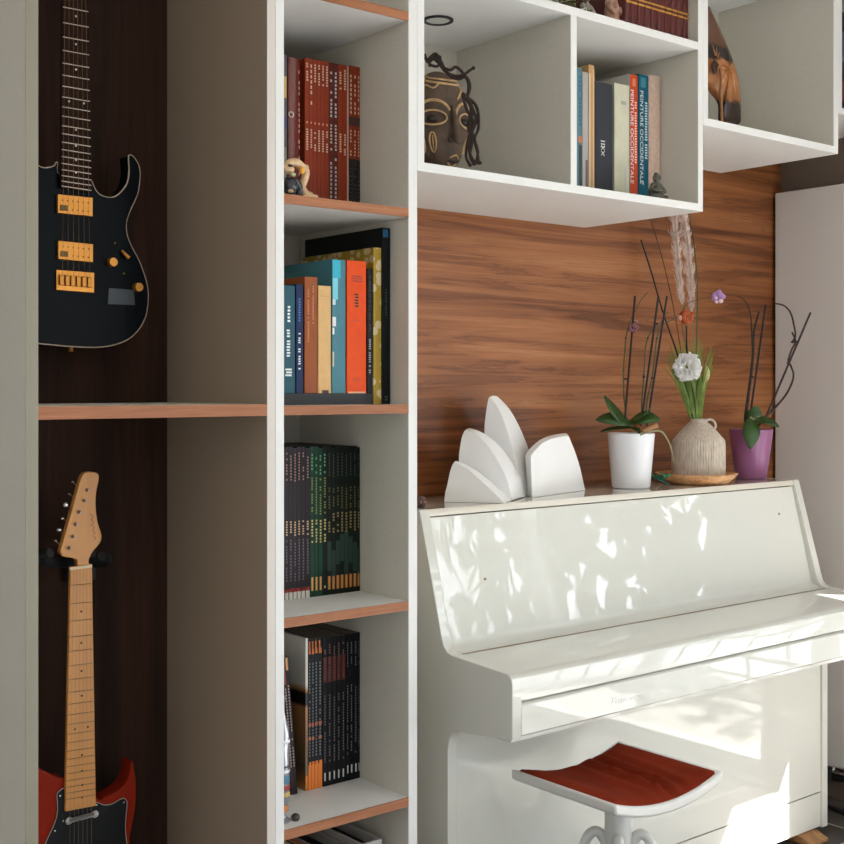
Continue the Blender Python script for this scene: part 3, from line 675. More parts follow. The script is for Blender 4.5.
def figure(name, base, h, m, label, wid=1.0, mats=None):
    r = empty(name, base, label, 'statuette')
    q = MB(); b0 = Vector(base)
    q.lathe(b0, [(.0001, 0), (.36*h*wid, 0), (.37*h*wid, .05*h), (.32*h*wid, .10*h), (.27*h*wid, .2*h), (.29*h*wid, .36*h), (.22*h*wid, .5*h), (.17*h*wid, .6*h), (.10*h*wid, .68*h), (.0001, .7*h)], 18)
    for s in (-1, 1):
        q.tube([b0 + Vector((s*.2*h*wid, 0, .56*h)), b0 + Vector((s*.33*h*wid, -.08*h, .40*h)), b0 + Vector((s*.16*h*wid, -.26*h*wid, .30*h)), b0 + Vector((s*.03*h, -.27*h*wid, .40*h))], .07*h, .05*h)
        q.tube([b0 + Vector((s*.12*h*wid, -.05*h, .12*h)), b0 + Vector((s*.38*h*wid, -.16*h, .12*h)), b0 + Vector((s*.12*h*wid, -.32*h*wid, .09*h))], .10*h, .07*h)
    q.build('body', m, r, smooth=True, autos=70)
    q = MB(); q.ball(b0 + Vector((0, -.02*h, .82*h)), (.14*h, .15*h, .17*h)); q.ball(b0 + Vector((0, -.17*h, .80*h)), (.03*h, .04*h, .04*h))
    q.ball(b0 + Vector((0, 0, .97*h)), (.08*h, .08*h, .05*h))
    for s in (-1, 1): q.ball(b0 + Vector((s*.14*h, 0, .82*h)), (.02*h, .04*h, .05*h))
    q.build('head', m, r, smooth=True, autos=70)
    return r
g2 = at(604, 0, 2.06); figure('statuette', Vector((g2.x - .022, 2.10, ZU + H)), .10, mat('pale grey stone', (160, 152, 142), .7, noise=.3, scale=60), 'pale grey statuette left of the pinkish one on the upper shelf', .55)
g2 = at(620, 0, 2.05); figure('statuette', Vector((g2.x - .012, 2.065, ZU + H)), .125, mat('mottled pink stone', (176, 136, 116), .6, noise=.4, scale=80), 'mottled pink and tan statuette beside the burgundy bound set', .55)
# dark stone figurine in front of the art books
gf = at(654, 190, 2.045)
figure('statuette', Vector((gf.x, 2.038, ZA + H)), .070, mat('weathered grey stone', (92, 90, 80), .8, noise=.5, scale=140, bump=.5), 'small weathered grey stone statuette in front of the pinkish beige book', 1.05)
# dark pieces in cabinet C
book(3.2165, 3.26, 2.02, .8133, .29, .2, (40, 34, 36), 'dark book just showing in the corner cabinet at the right edge', strips=[(.5, .8, 0, 1, (70, 80, 100)), (.1, .3, .0, 1, (90, 40, 36))])

# ------------------------------------------------------------------ carved mask
mk_c = at(437.0, 118, 2.165); mk_c.z = ZA + H + .1255
mask = empty('carved_mask', Vector((mk_c.x, mk_c.y, ZA + H)), 'dark carved wooden face mask with cream incised lines and braided cord hair', 'mask')
Rm = Matrix.Rotation(math.radians(-12), 3, 'Z')   # faces a little to the right
RX, RY, RZ = .078, .062, .125
def taper(w): return 1 - .28 * max(0, -w) ** 1.5 - .05 * max(0, w)
def msurf(u, w, out=0):                         # u: -1..1 across, w: -1..1 up, on the mask front
    k = math.sqrt(max(0, 1 - w * w)); a = u * math.pi / 2
    x = RX * k * math.sin(a) * taper(w) * (1); y = -(RY * k * math.cos(a))
    p = Vector((x, y, RZ * w)); nrm = Vector((x / RX**2, y / RY**2, RZ * w / RZ**2)).normalized()
    p += nrm * out
    return mk_c + Rm @ p
M_mask = mat('dark stained wood', (84, 66, 52), .7, noise=.35, scale=40, bump=.3)
M_cream = mat('cream incised line', (186, 152, 106), .7, noise=.2, scale=60)
q = MB(); vs = []; fs = []; n, m_ = 40, 36
for j in range(m_ + 1):
    w = -math.cos(math.pi * j / m_)
    for i in range(n):
        a = 2 * math.pi * i / n
        k = math.sqrt(max(0, 1 - w * w)); x = RX * k * math.sin(a) * taper(w); yy = math.cos(a)
        y = -RY * k * yy if yy > 0 else -RY * .35 * k * yy
        # relief: eye sockets, cheeks, chin
        if yy > 0:
            ua = math.asin(max(-1, min(1, math.sin(a)))) / (math.pi / 2)
            for (eu, ew) in ((-.36, .05), (.40, .05)): y += .010 * math.exp(-(((ua - eu) / .2) ** 2 + ((w - ew) / .14) ** 2))
            y -= .008 * math.exp(-((ua / .5) ** 2 + ((w + .66) / .2) ** 2))
        vs.append(mk_c + Rm @ Vector((x, y, RZ * w)))
for j in range(m_):
    for i in range(n): fs.append((j*n+i, j*n+(i+1)%n, (j+1)*n+(i+1)%n, (j+1)*n+i))
q.add(vs, fs); q.build('face', M_mask, mask, smooth=True, autos=80)
def mline(pts, r, out=.001): q.tube([msurf(u, w, out) for u, w in pts], r, n=6)
q = MB()
def oval(cu, cw, ru, rw, k=14, a0=0, a1=2*math.pi): return [(cu + ru * math.cos(a0 + (a1-a0)*i/k), cw + rw * math.sin(a0 + (a1-a0)*i/k)) for i in range(k + 1)]
for s, cu in ((-1, -.34), (1, .42)):
    ru = .27 if s < 0 else .22
    mline(oval(cu, .05, ru, .13), .0022, .003)
    mline(oval(cu, .10, ru + .08, .27, 12, math.radians(20), math.radians(175)), .0034, .002)
mline(oval(0, .82, .75, .12, 14, math.pi, 2*math.pi), .0026); mline(oval(0, .90, .8, .12, 14, math.pi, 2*math.pi), .0022)
for cu in (-.62, -.36): mline(oval(cu, -.38, .07, .17), .0020); mline([(cu, -.26), (cu, -.50)], .0014)
for k in range(5): mline([(.22 + k * .07, .42 + k * .045), (.34 + k * .06, .54 + k * .035)], .0022, .002)
mline([(-.9, .58), (-.6, .66), (-.35, .60), (-.2, .70)], .0022, .002)
for cu in (.55,): mline(oval(cu, -.38, .06, .15), .0020)
mline([(.04, -.62), (.22, -.57), (.36, -.62)], .0022, .006); mline([(.0, -.70), (.2, -.76), (.36, -.70)], .0022, .006)
q.build('incised_lines', M_cream, mask, smooth=True)
q = MB()
q.tube([msurf(.07, .28, .001), msurf(.07, .0, .008), msurf(.09, -.24, .016), msurf(.10, -.34, .014)], lambda t: .005 + .006 * t, n=10)
q.ball(msurf(.0, -.33, .006), .006); q.ball(msurf(.2, -.33, .006), .006); q.build('nose', M_mask, mask, smooth=True)
q = MB()
for cu in (-.34, .42):
    q.ball(msurf(cu, .04, -.004), (.013, .008, .008))
q.tube([msurf(-.08, -.66, .004), msurf(.2, -.68, .007), msurf(.42, -.66, .004)], .0028); q.build('eyes_and_mouth', mat('hollow black brown', (26, 18, 14), .6), mask, smooth=True)
M_cord = mat('dark brown braided cord', (44, 26, 20), .8, noise=.3, scale=300, bump=.6)
def mp_(px, py, d=2.62): return atd(px, py, d)
cords = [[(428, 60), (436, 54), (442, 66), (450, 70), (456, 67), (463, 73), (468, 82), (468, 93), (465, 98)],
         [(430, 56), (438, 62), (446, 72), (455, 76), (463, 75), (469, 71), (473.5, 68)],
         [(440, 60), (448, 74), (458, 79), (466, 77), (470, 86), (467, 97), (463, 96)],
         [(462, 93), (469, 99), (472, 112), (470, 124), (473, 136), (477, 150), (479, 163)],
         [(466, 97), (474, 103), (478, 112), (478.5, 128), (475, 138), (478, 152), (476, 163)],
         [(464, 95), (471, 108), (468, 126), (472, 140), (470, 155), (474, 164)],
         [(466, 96), (476, 118), (472, 132), (469, 148), (473, 160), (480, 163)],
         [(463, 96), (467, 110), (473, 122), (468, 140), (466, 156), (470, 165)],
         [(424, 54), (428, 62), (434, 58), (440, 57), (438, 66), (430, 65)]]
for c in cords:
    q = MB(); q.tube([mp_(x, y) for x, y in c], .0037, .0030, n=8)
    q.ball(mp_(*c[-1]), .0042); q.build('braided_cord', M_cord, mask, smooth=True)

# ------------------------------------------------------------------ carved ornament in cabinet B
zb = .697 + .0003
YO = 2.17
on = empty('carved_ornament', Vector((at(722, 100, YO).x, YO, zb + H)), 'brown and black carved wooden shield ornament leaning in the large cube', 'ornament')
om = bpy.data.materials.new('banded carved wood'); om.use_nodes = True; nt = om.node_tree; bs_ = nt.nodes['Principled BSDF']
tc = nt.nodes.new('ShaderNodeTexCoord'); sp = nt.nodes.new('ShaderNodeSeparateXYZ'); nz = nt.nodes.new('ShaderNodeTexNoise'); nz.inputs['Scale'].default_value = 30; nz.inputs['Detail'].default_value = 6
ad = nt.nodes.new('ShaderNodeMath'); ad.operation = 'MULTIPLY_ADD'; ad.inputs[1].default_value = .05
rp = nt.nodes.new('ShaderNodeValToRGB'); cr = rp.color_ramp
nt.links.new(tc.outputs['Object'], sp.inputs[0]); nt.links.new(tc.outputs['Object'], nz.inputs['Vector'])
nt.links.new(nz.outputs['Fac'], ad.inputs[0]); nt.links.new(sp.outputs['Z'], ad.inputs[2])
ml = nt.nodes.new('ShaderNodeMath'); ml.operation = 'MULTIPLY'; ml.inputs[1].default_value = 3.2
nt.links.new(ad.outputs[0], ml.inputs[0]); nt.links.new(ml.outputs[0], rp.inputs[0])
cr.elements[0].position = 0; cr.elements[0].color = srgb((84, 54, 36)); cr.elements[1].position = 1; cr.elements[1].color = srgb((104, 70, 48))
for pos, c in ((.28, (72, 46, 32)), (.40, (40, 28, 24)), (.44, (38, 27, 24)), (.465, (150, 92, 44)), (.62, (182, 118, 62)), (.78, (172, 108, 56)), (.815, (40, 28, 24)), (.90, (44, 32, 26)), (.94, (100, 66, 44))):
    el = cr.elements.new(pos); el.color = srgb(c)
nt.links.new(rp.outputs[0], bs_.inputs['Base Color']); bs_.inputs['Roughness'].default_value = .3
bp = nt.nodes.new('ShaderNodeBump'); bp.inputs['Strength'].default_value = .4; bp.inputs['Distance'].default_value = .004
nt.links.new(nz.outputs['Fac'], bp.inputs['Height']); nt.links.new(bp.outputs[0], bs_.inputs['Normal'])
right = [(709, 6), (716, 20), (724, 38), (732, 58), (738, 78), (741, 97), (741, 112), (739, 124)]
left = [(722, 124), (720, 104), (712, 92), (704, 80), (698, 60), (697, 40), (700, 20)]
pts = [at(x, y, YO) for x, y in right + left]
pts = [Vector((p.x, p.y, max(p.z, zb + H + .0005))) for p in catmull(pts + [pts[0]], 5)[:-1]]
cen = sum(pts, Vector()) / len(pts)
q = MB(); n = len(pts); rings = []
vs = []; fs = []
K = 6
for k in range(K + 1):
    t = k / K
    for i, p in enumerate(pts):
        s = 1 - t
        c = cen + (p - cen) * s
        rad = 1 + .08 * math.sin(i * 1.4) * t
        vs.append(Vector((c.x, YO - .030 * (1 - s * s) * rad, c.z)))
for k in range(K):
    for i in range(n): fs.append((k*n+i, k*n+(i+1)%n, (k+1)*n+(i+1)%n, (k+1)*n+i))
q.add(vs, fs); q.prism(pts, (0, .008, 0)); q.build('shield', om, on, smooth=True, autos=50)
q = MB()
q.tube([at(x, y, YO - .030) for x, y in ((717, 60), (721, 72), (720.5, 95), (721.5, 108))] + [Vector((at(722, 122, YO - .022).x, YO - .022, zb + H + .004))], .004, .004)
q.lathe(Vector((at(724, 122, YO - .022).x, YO - .022, zb + H)), [(.013, 0), (.010, .012), (.004, .028), (.0001, .030)], 10)
for k in range(7):
    a = math.radians(100 - k * 26); b0 = at(716, 62, YO - .031)
    q.tube([b0 + Vector((.012 * math.cos(a), 0, .018 * math.sin(a))), b0 + Vector((.036 * math.cos(a), .006, .046 * math.sin(a)))], .0020, .0012)
q.build('carved_ridge', mat('light carved wood', (170, 116, 70), .4, noise=.3, scale=60), on, smooth=True)
q = MB(); q.ball(at(714.5, 67, YO - .030), (.010, .006, .022)); q.build('oval_boss', mat('dark boss', (58, 36, 26), .35), on, smooth=True)

# ------------------------------------------------------------------ figurine in shelf 1 and bottle in shelf 4
g = at(299, 196, 2.06)
gb = Vector((g.x, 2.06, ZS[1] + H + .0003))
fg = empty('ceramic_figurine', gb, 'small cream ceramic creature figurine with dark blue body on the top shelf', 'figurine')
def fp(x, y, dy=0):
    p = at(x, y, 2.055 + dy); return Vector((p.x, p.y, max(p.z, gb.z + .001)))
s_ = .0021
q = MB(); q.ball(fp(290, 186), (.018, .015, .019)); q.tube([fp(294, 180), fp(299, 188), fp(298, 196, .002)], .010, .007); q.ball(fp(300.5, 196, 0), (.006, .006, .0045)); q.build('body', mat('glazed black blue', (24, 26, 36), .2, coat=.5), fg, smooth=True)
M_cer = mat('cream glaze', (214, 178, 136), .3, noise=.22, scale=70, coat=.3)
q = MB()
q.tube([fp(284, 170), fp(289, 163.5), fp(296, 162.5), fp(302, 167), fp(305.5, 171), fp(305, 178), fp(302, 187), fp(305, 193), fp(311, 196)], lambda t: .0085 - .002 * abs(t - .4), n=12)
q.ball(fp(288, 169), (.014, .010, .010)); q.tube([fp(304, 190), fp(309, 195), fp(317, 197)], .006, .004); q.ball(fp(306, 197, -.002), (.010, .007, .004)); q.ball(fp(291, 191, -.012), (.007, .005, .004)); q.ball(fp(306, 167.5), .006)
q.build('head_and_tail', M_cer, fg, smooth=True, autos=80)
q = MB(); q.ball(fp(302, 170.5, -.008), (.006, .004, .008)); q.build('yellow_patch', mat('amber glaze', (226, 160, 50), .3), fg, smooth=True)
q = MB(); q.ball(fp(293, 174.5, -.012), (.0065, .004, .0045)); q.build('eye', mat('greenish glaze', (170, 176, 130), .3), fg, smooth=True)
q = MB(); q.ball(fp(290.5, 165.5, -.010), (.006, .004, .003)); q.build('brow', mat('dark glaze', (70, 48, 36), .3), fg, smooth=True)

g = at(287.5, 812, 2.04); bb0 = Vector((1.3215, 2.045, ZS[4] + H + .0003))
bt = empty('decorated_bottle', bb0, 'slender clear and silver bottle with coloured bands at the left of the fourth shelf', 'bottle')
q = MB(); q.lathe(bb0, [(.0001, 0), (.017, 0), (.018, .004), (.008, .009), (.006, .02), (.012, .035), (.0145, .05), (.0145, .175), (.009, .20), (.0055, .215), (.0055, .235), (.007, .237), (.007, .246), (.0001, .246)], 28)
q.build('glass', mat('silvered glass', (176, 176, 184), .12, metal=.6), bt, smooth=True)
for z0, z1, c in ((.052, .060, (190, 150, 60)), (.064, .074, (150, 46, 34)), (.078, .094, (60, 110, 140)), (.098, .103, (230, 230, 228)), (.108, .112, (30, 30, 34)), (.022, .034, (196, 120, 60)), (.156, .162, (235, 235, 238))):
    rad = .0149 if z0 > .05 else .0125
    q = MB(); q.lathe(bb0, [(rad, z0), (rad + .0006, (z0 + z1) / 2), (rad, z1)], 28); q.build('coloured_band', mat('band %d %d %d' % c, c, .3), bt, smooth=True)
g = at(295.5, 810, 2.035)
q = MB(); kk = Vector((g.x, 2.035, ZS[4] + H + .0003)); q.lathe(kk, [(.0001, 0), (.006, 0), (.0085, .004), (.0085, .009), (.005, .013), (.0001, .014)], 16)
tag(q.build('knob', mat('dark olive pebble', (58, 58, 48), .4), None, smooth=True), 'tiny dark round pebble beside the bottle foot on the fourth shelf', 'ornament')

# ------------------------------------------------------------------ guitars
YG = 2.30
def outline(pl_, Y): return catmull([at(x, y, Y) for x, y in pl_] + [at(*pl_[0], Y)], 4)[:-1]
def inset_poly(pts, d):
    n = len(pts); out = []
    for i in range(n):
        a, b_, c = pts[i - 1], pts[i], pts[(i + 1) % n]
        t = (c - a); t.normalize(); nn = Vector((t.z, 0, -t.x)); out.append((b_, nn))
    ar = sum(pts[i].x * pts[(i+1) % n].z - pts[(i+1) % n].x * pts[i].z for i in range(n))
    s = -1 if ar > 0 else 1
    return [p + nn * d * s for p, nn in out]
# black guitar
g1r = empty('electric_guitar', at(76, 350, YG), 'black electric guitar with gold hardware hanging in the upper compartment', 'guitar')
M_gb = mat('black blue lacquer', (7, 13, 17), .35, coat=.02, spec=.06)
body = [(92, 181), (95.8, 189.8), (101, 195), (108.2, 197.3), (115, 196.5), (120.7, 192.3), (125.5, 186), (128.1, 179.9), (129.2, 170), (128.8, 161), (128.8, 156), (130.5, 155), (133, 156), (136.8, 161), (139.5, 167), (140.2, 175), (138.6, 191), (134, 203), (129.4, 213), (126.4, 224), (128, 237), (133, 249), (139, 260), (144, 273), (147.5, 285), (148.4, 297), (147, 312), (142.5, 324), (136, 333), (128, 339.5), (116, 344.5), (98.3, 347.2), (73.4, 346.7), (51, 344.7), (34, 342.5), (20, 336), (8, 325), (2, 308), (0, 290), (3, 270), (10, 252), (17, 236), (20, 222), (17, 205), (11, 188), (9, 170), (12, 152), (17, 141), (21, 139.5), (24, 143), (28, 155), (35, 163), (42, 167.3), (48.5, 167.4), (54, 165.5), (58, 162), (60, 175)]
P = outline(body, YG)
q = MB(); q.prism(P, (0, .040, 0)); q.build('body', M_gb, g1r, bevel=.006, segs=3)
q = MB(); q.tube([Vector((p.x, YG + .0015, p.z)) for p in inset_poly(P, .0005)] + [Vector((P[0].x, YG + .0015, P[0].z))], .0018, n=6, smooth_path=False); q.build('binding', mat('aged cream binding', (176, 156, 136), .5), g1r, smooth=True)
YN = YG - .012
q = MB()
nl = [(63.0, -66), (87, -62), (91.8, 192), (61, 187)]
q.prism([at(x, y, YN) for x, y in nl], (0, .008, 0)); q.build('fingerboard', mat('rosewood', (40, 24, 18), .7, spec=.1, noise=.2, scale=30, stretch=(3, 1, .3)), g1r, bevel=.0008)
q = MB(); q.prism([at(x, y, YN + .0081) for x, y in [(65, -66), (85, -62), (89.5, 181), (63, 176)]], (0, .016, 0)); q.build('neck', mat('neck maple dark', (92, 60, 40), .4), g1r, bevel=.004)
yfret = [7, 22.5, 36.8, 50.3, 63, 75, 86, 96.8, 106.8, 116, 125.6, 133.5, 142, 149.5, 156.5, 163.3, 169.5, 175.5, 181, 186]
q = MB()
for y in yfret + [-10, -28, -46]:
    t = (y + 64) / 255
    a = at(63.2 - 2.2 * t + .5, y, YN); b_ = at(87.2 + 4.4 * t - .3, y + 4.9 * (1 - .1 * t), YN)
    q = MB(); q.tube([a + Vector((0, -.0004, 0)), b_ + Vector((0, -.0004, 0))], .0010, n=6)
    q.build('fret', mat('nickel fret', (196, 180, 164), .4, metal=.3), g1r, smooth=True)
q = MB()
for (x, y) in ((76, 16.2), (76, 44.2), (76, 69.5), (69, 101.3), (84, 103.3), (76, 129.8), (76, 145.8), (76, 160), (76, 172.5)): q.ball(at(x, y, YN), (.0022, .0008, .0022))
q.build('inlays', mat('pearl dot', (216, 206, 194), .4), g1r, smooth=True)
def plate(pp, Y, th, m, name, parent, bev=.001):
    q = MB(); q.prism([at(x, y, Y) for x, y in pp], (0, th, 0)); return q.build(name, m, parent, bevel=bev)
def quad(x0, y0, x1, y1, sl=.135): return [(x0, y0), (x1, y0 + (x1 - x0) * sl), (x1, y1 + (x1 - x0) * sl), (x0, y1)]
for (x0, y0, x1, y1) in ((57.8, 194, 93, 213), (58.3, 240.5, 93.3, 259)):
    pk = plate(quad(x0, y0, x1, y1, .10), YG - .008, .008, M_gold, 'pickup', g1r)
    q = MB()
    for row in (.3, .75):
        for k in range(6):
            if row > .5 and k < 2: continue
            x = x0 + (x1 - x0) * (.14 + k * .145); y = y0 + (x - x0) * .1 + (y1 - y0) * row
            q.ball(at(x, y, YG - .0082), (.0016, .0007, .0016))
    q.build('pole_screws', mat('dark gold screw', (120, 80, 30), .4, metal=.7), pk, smooth=True)
    plate([(x0 + 2, y0 + (y1 - y0) * .55), (x0 + 10, y0 + (y1 - y0) * .55 + .8), (x0 + 10, y1 - 2), (x0 + 2, y1 - 2.5)], YG - .0084, .0004, mat('tarnish', (110, 84, 36), .5, metal=.4), 'stamp', pk, 0)
br_ = plate(quad(56.3, 269.5, 94.5, 290, .08), YG - .005, .005, M_gold, 'bridge', g1r)
for k in range(6):
    x = 60 + k * 5.6
    plate(quad(x, 274.5 + k * .45, x + 4.3, 285 + k * .45, .08), YG - .011, .006, mat('saddle gold', (170, 116, 50), .3, metal=.8), 'saddle', br_)
q = MB()
for k in range(6): q.tube([at(65.5 + k * 3.9, -60, YN - .0016), at(62.5 + k * 5.5, 276 + k * .45, YG - .013)], .00042, n=5, smooth_path=False)
q.build('strings', mat('bronze string', (150, 118, 84), .35, metal=.8), g1r, smooth=True)
for (x, y) in ((110.7, 262.5), (136.3, 287.5)):
    c = at(x, y, YG); q = MB(); q.tube([c + Vector((0, -.014, 0)), c + Vector((0, -.001, 0))], .0085, .0095, n=20); q.build('control_knob', M_gold, g1r, smooth=True)
c = at(127, 256, YG); q = MB(); q.tube([at(122, 250.5, YG - .004), at(125, 254, YG - .010), at(129, 258, YG - .012)], .0022, .0045, n=10); q.build('pickup_switch', M_gold, g1r, smooth=True)
q = MB()
for (x, y) in ((115, 243), (124, 273.5)): q.ball(at(x, y, YG - .0006), (.0022, .0012, .0022))
q.build('body_screws', M_brass, g1r, smooth=True)
plate([(109, 288), (134, 290), (135, 305), (108, 304)], YG - .0006, .0005, mat('smoked sticker', (44, 52, 58), .3), 'control_plate', g1r, 0)
c = at(71, 349.5, YG + .02); q = MB(); q.tube([c + Vector((0, 0, .006)), c + Vector((0, 0, -.001)), c + Vector((0, 0, -.004))], .0035, .0052, n=12); q.build('strap_button', M_gold, g1r, smooth=True)
hd = [(61, -66), (88, -62), (94, -80), (97, -120), (90, -150), (80, -168), (66, -160), (60, -120), (58, -86)]
q = MB(); q.prism([at(x, y, YN + .004) for x, y in hd], (0, .014, 0)); q.build('headstock', M_gb, g1r, bevel=.002)
hk = empty('guitar_hanger', at(75, -150, YB - .02), 'black wall hook carrying the black guitar, above the photo edge', 'hanger')
# (its arms hold the neck below the headstock)
q = MB()
for s in (57, 93): q.tube([at(75, -70, YB - .02), at(s, -66, YB - .06), at(s, -62, YN - .004)], .006)
q.build('arms', M_black, hk, smooth=True)
q = MB(); c = at(75, -72, YB - .0205); q.box(c.x - .03, c.x + .03, YB - .026, YB - .0125, c.z - .05, c.z + .05); q.build('plate', M_black, hk, bevel=.003)

# red guitar
g2r = empty('electric_guitar', at(80, 900, YG), 'red electric guitar with maple neck and black pickguard hanging in the lower compartment', 'guitar')
M_maple = mat('honey maple', (206, 142, 70), .35, noise=.10, scale=14, stretch=(3, 1, .3))
hs = [(84, 473), (90, 471.8), (96, 472.5), (98.8, 475.5), (98.5, 482), (96.3, 493), (96, 508), (98, 523), (101.5, 534), (101, 541), (97, 547), (92, 553), (89, 560), (88, 566), (78, 566), (77, 560), (72, 558), (64, 556.5), (60.3, 552), (62, 545), (66, 531), (72, 510), (78, 488), (81, 478)]
YH = YG - .006
q = MB(); q.prism(outline(hs, YH), (0, .014, 0)); ho = q.build('headstock', M_maple, g2r, bevel=.0015)
lg = at(92.5, 527, YH - .0003)
q = MB()
for k in range(5):
    q.tube([at(90 + k * .8, 514 + k * 5.6, YH - .0003), at(93 + k * .7, 517 + k * 5.2, YH - .0003), at(90.5 + k * .9, 520 + k * 5.0, YH - .0003)], .0006, n=5)
q.build('brand_mark', mat('brown script', (120, 78, 36), .5), ho)
tp = [(87, 490), (84, 500.5), (79, 512), (75.5, 524), (72.5, 536.5), (68.8, 548)]
ob = [(72.5, 481.8), (69, 494), (65.8, 505), (62.5, 518.5), (59, 530), (55.4, 540.5)]
for k in range(6):
    x, y = tp[k]; c = at(x, y, YH)
    tn = empty('tuning_peg', c); tn.parent = g2r; tn.location = c - g2r.location
    q = MB(); q.tube([c + Vector((0, -.010, 0)), c], .0026, .0034, n=12); q.build('post', mat('dull nickel', (150, 140, 132), .45, metal=.5), tn, smooth=True)
    o = at(ob[k][0], ob[k][1], YH + .012); q = MB(); q.tube([at(x - 8, y - 2, YH + .018), o], .0016); q.ball(o, ([.0036, .0034, .0062, .0040, .0056, .0036][k], .004, [.0018, .002, .006, .003, .0042, .002][k])); q.build('button', M_chrome, tn, smooth=True)
q = MB(); q.prism([at(x, y, YH - .004) for x, y in [(70.5, 567), (92.3, 564), (96.3, 806), (65.3, 812)]], (0, .010, 0)); q.build('neck', M_maple, g2r, bevel=.002)
q = MB(); q.prism([at(x, y, YH - .0045) for x, y in [(70.5, 567.5), (92.2, 564.5), (92.2, 567.3), (70.5, 570.3)]], (0, .006, 0)); q.build('nut', mat('bone', (226, 206, 170), .5), g2r)
q = MB()
for i, y in enumerate([585.5, 604, 621.5, 637.3, 651.7, 666, 680, 692.8, 704.5, 715.2, 724.8, 734.5, 743, 751.5, 759.5, 767, 774, 781, 787.5, 793.5, 799.5]):
    t = (y - 566) / 244
    q = MB(); q.tube([at(70.8 - 5.1 * t, y, YH - .0043), at(92.1 + 3.9 * t, y - 1.8 - 3.2 * t, YH - .0043)], .0008, n=6)
    q.build('fret', mat('dull fret', (140, 110, 78), .4, metal=.4), g2r, smooth=True)
q = MB()
for (x, y) in ((81.3, 611.5), (81.3, 643), (81.5, 671), (81.7, 695.8), (75, 729.2), (88, 727), (82, 755), (82, 770.8), (82.2, 785), (82.2, 797.5)): q.ball(at(x, y, YH - .0042), (.0020, .0009, .0020))
q.build('inlays', mat('black dot', (24, 18, 14), .5), g2r, smooth=True)
q = MB()
for k in range(6): q.tube([at(73.5 + k * 3.3, 567, YH - .0062), at(68.5 + k * 4.7, 930, YG - .014)], .00032, n=5, smooth_path=False)
q.build('strings', mat('steel string', (150, 130, 100), .35, metal=.7), g2r, smooth=True)
b2o = [(64, 778), (58, 777.5), (50, 774), (41, 769.5), (30, 766), (18, 768), (6, 775), (-2, 788), (-4, 805), (2, 830), (6, 850), (0, 880), (-8, 910), (-8, 940), (2, 970), (25, 990), (60, 998), (100, 996), (135, 982), (152, 958), (156, 930), (150, 900), (138, 870), (131, 850), (130, 836), (134, 815), (136, 795), (135, 775), (132.5, 762), (131, 762), (129, 775), (124, 785), (114, 793), (104, 798), (96, 799)]
M_red = mat('translucent red lacquer', (132, 34, 14), .35, coat=.02, spec=.06)
P2 = outline(b2o, YG)
q = MB(); q.prism(P2, (0, .040, 0)); q.build('body', M_red, g2r, bevel=.006, segs=3)
pgd = [(66, 788), (62, 789), (57, 794), (57.5, 803), (57, 815), (53, 827), (47, 840), (38, 865), (40, 900), (60, 925), (95, 930), (125, 925), (138, 905), (134, 875), (128, 852), (125.5, 830), (126, 815), (127, 803), (124.5, 798.5), (120, 799.5), (112, 804), (104, 805), (97, 802.5), (88, 804), (72, 806)]
PG = outline(pgd, YG - .0028)
q = MB(); q.prism(PG, (0, .0026, 0)); pg = q.build('pickguard', mat('black pickguard', (10, 11, 13), .4, spec=.2), g2r)
q = MB(); q.tube([p for p in PG] + [PG[0]], .0008, n=5, smooth_path=False); q.build('pickguard_edge', mat('white ply', (170, 160, 148), .5), pg)
q = MB()
for (x, y) in ((60, 796), (55, 831), (63.3, 821), (97, 805), (124, 802.5)): q.ball(at(x, y, YG - .0030), (.0020, .0009, .0020))
q.build('pickguard_screws', M_chrome, pg, smooth=True)
q = MB(); q.tube([at(69, 820.8, YG - .006), at(95, 814.2, YG - .006)], .0074, n=18, flat=.6, smooth_path=False); q.ball(at(69, 820.8, YG - .006), (.0074, .0045, .0074)); q.ball(at(95, 814.2, YG - .006), (.0074, .0045, .0074)); pu_ = q.build('pickup', mat('brushed nickel', (190, 188, 184), .5, metal=.3), g2r, smooth=True)
q = MB(); q.tube([at(70, 820.6, YG - .0128), at(94, 814.4, YG - .0128)], .0026, n=10, smooth_path=False); q.build('cover_slot', mat('dark slot', (96, 92, 90), .5), pu_, smooth=True)
# its hanger
c = at(78, 556, YB - .013)
hk = empty('guitar_hanger', c, 'black padded wall hook holding the red guitar under its headstock', 'hanger')
q = MB(); q.tube([at(80, 562, YB - .03), at(50, 562, YG + .030), at(44, 556, YG), at(50, 553, YG - .016)], .011, .010, n=12); q.tube([at(82, 562, YB - .03), at(104, 562, YG + .030), at(107, 558, YG), at(102, 556, YG - .016)], .010, .009, n=12); q.build('padded_arms', mat('black foam', (12, 14, 20), .7), hk, smooth=True)
q = MB(); q.box(c.x - .03, c.x + .03, YB - .034, YB - .0125, c.z - .05, c.z + .04); q.build('plate', M_black, hk, bevel=.003)

# ------------------------------------------------------------------ sculpture
PT = ZT + H + .0003
sc = empty('shell_sculpture', Vector((2.08, 2.2, PT)), 'white ceramic sculpture of overlapping sail shells standing on the piano', 'sculpture')
M_cera = mat('white matte ceramic', (244, 243, 240), .4, noise=.02, scale=6)
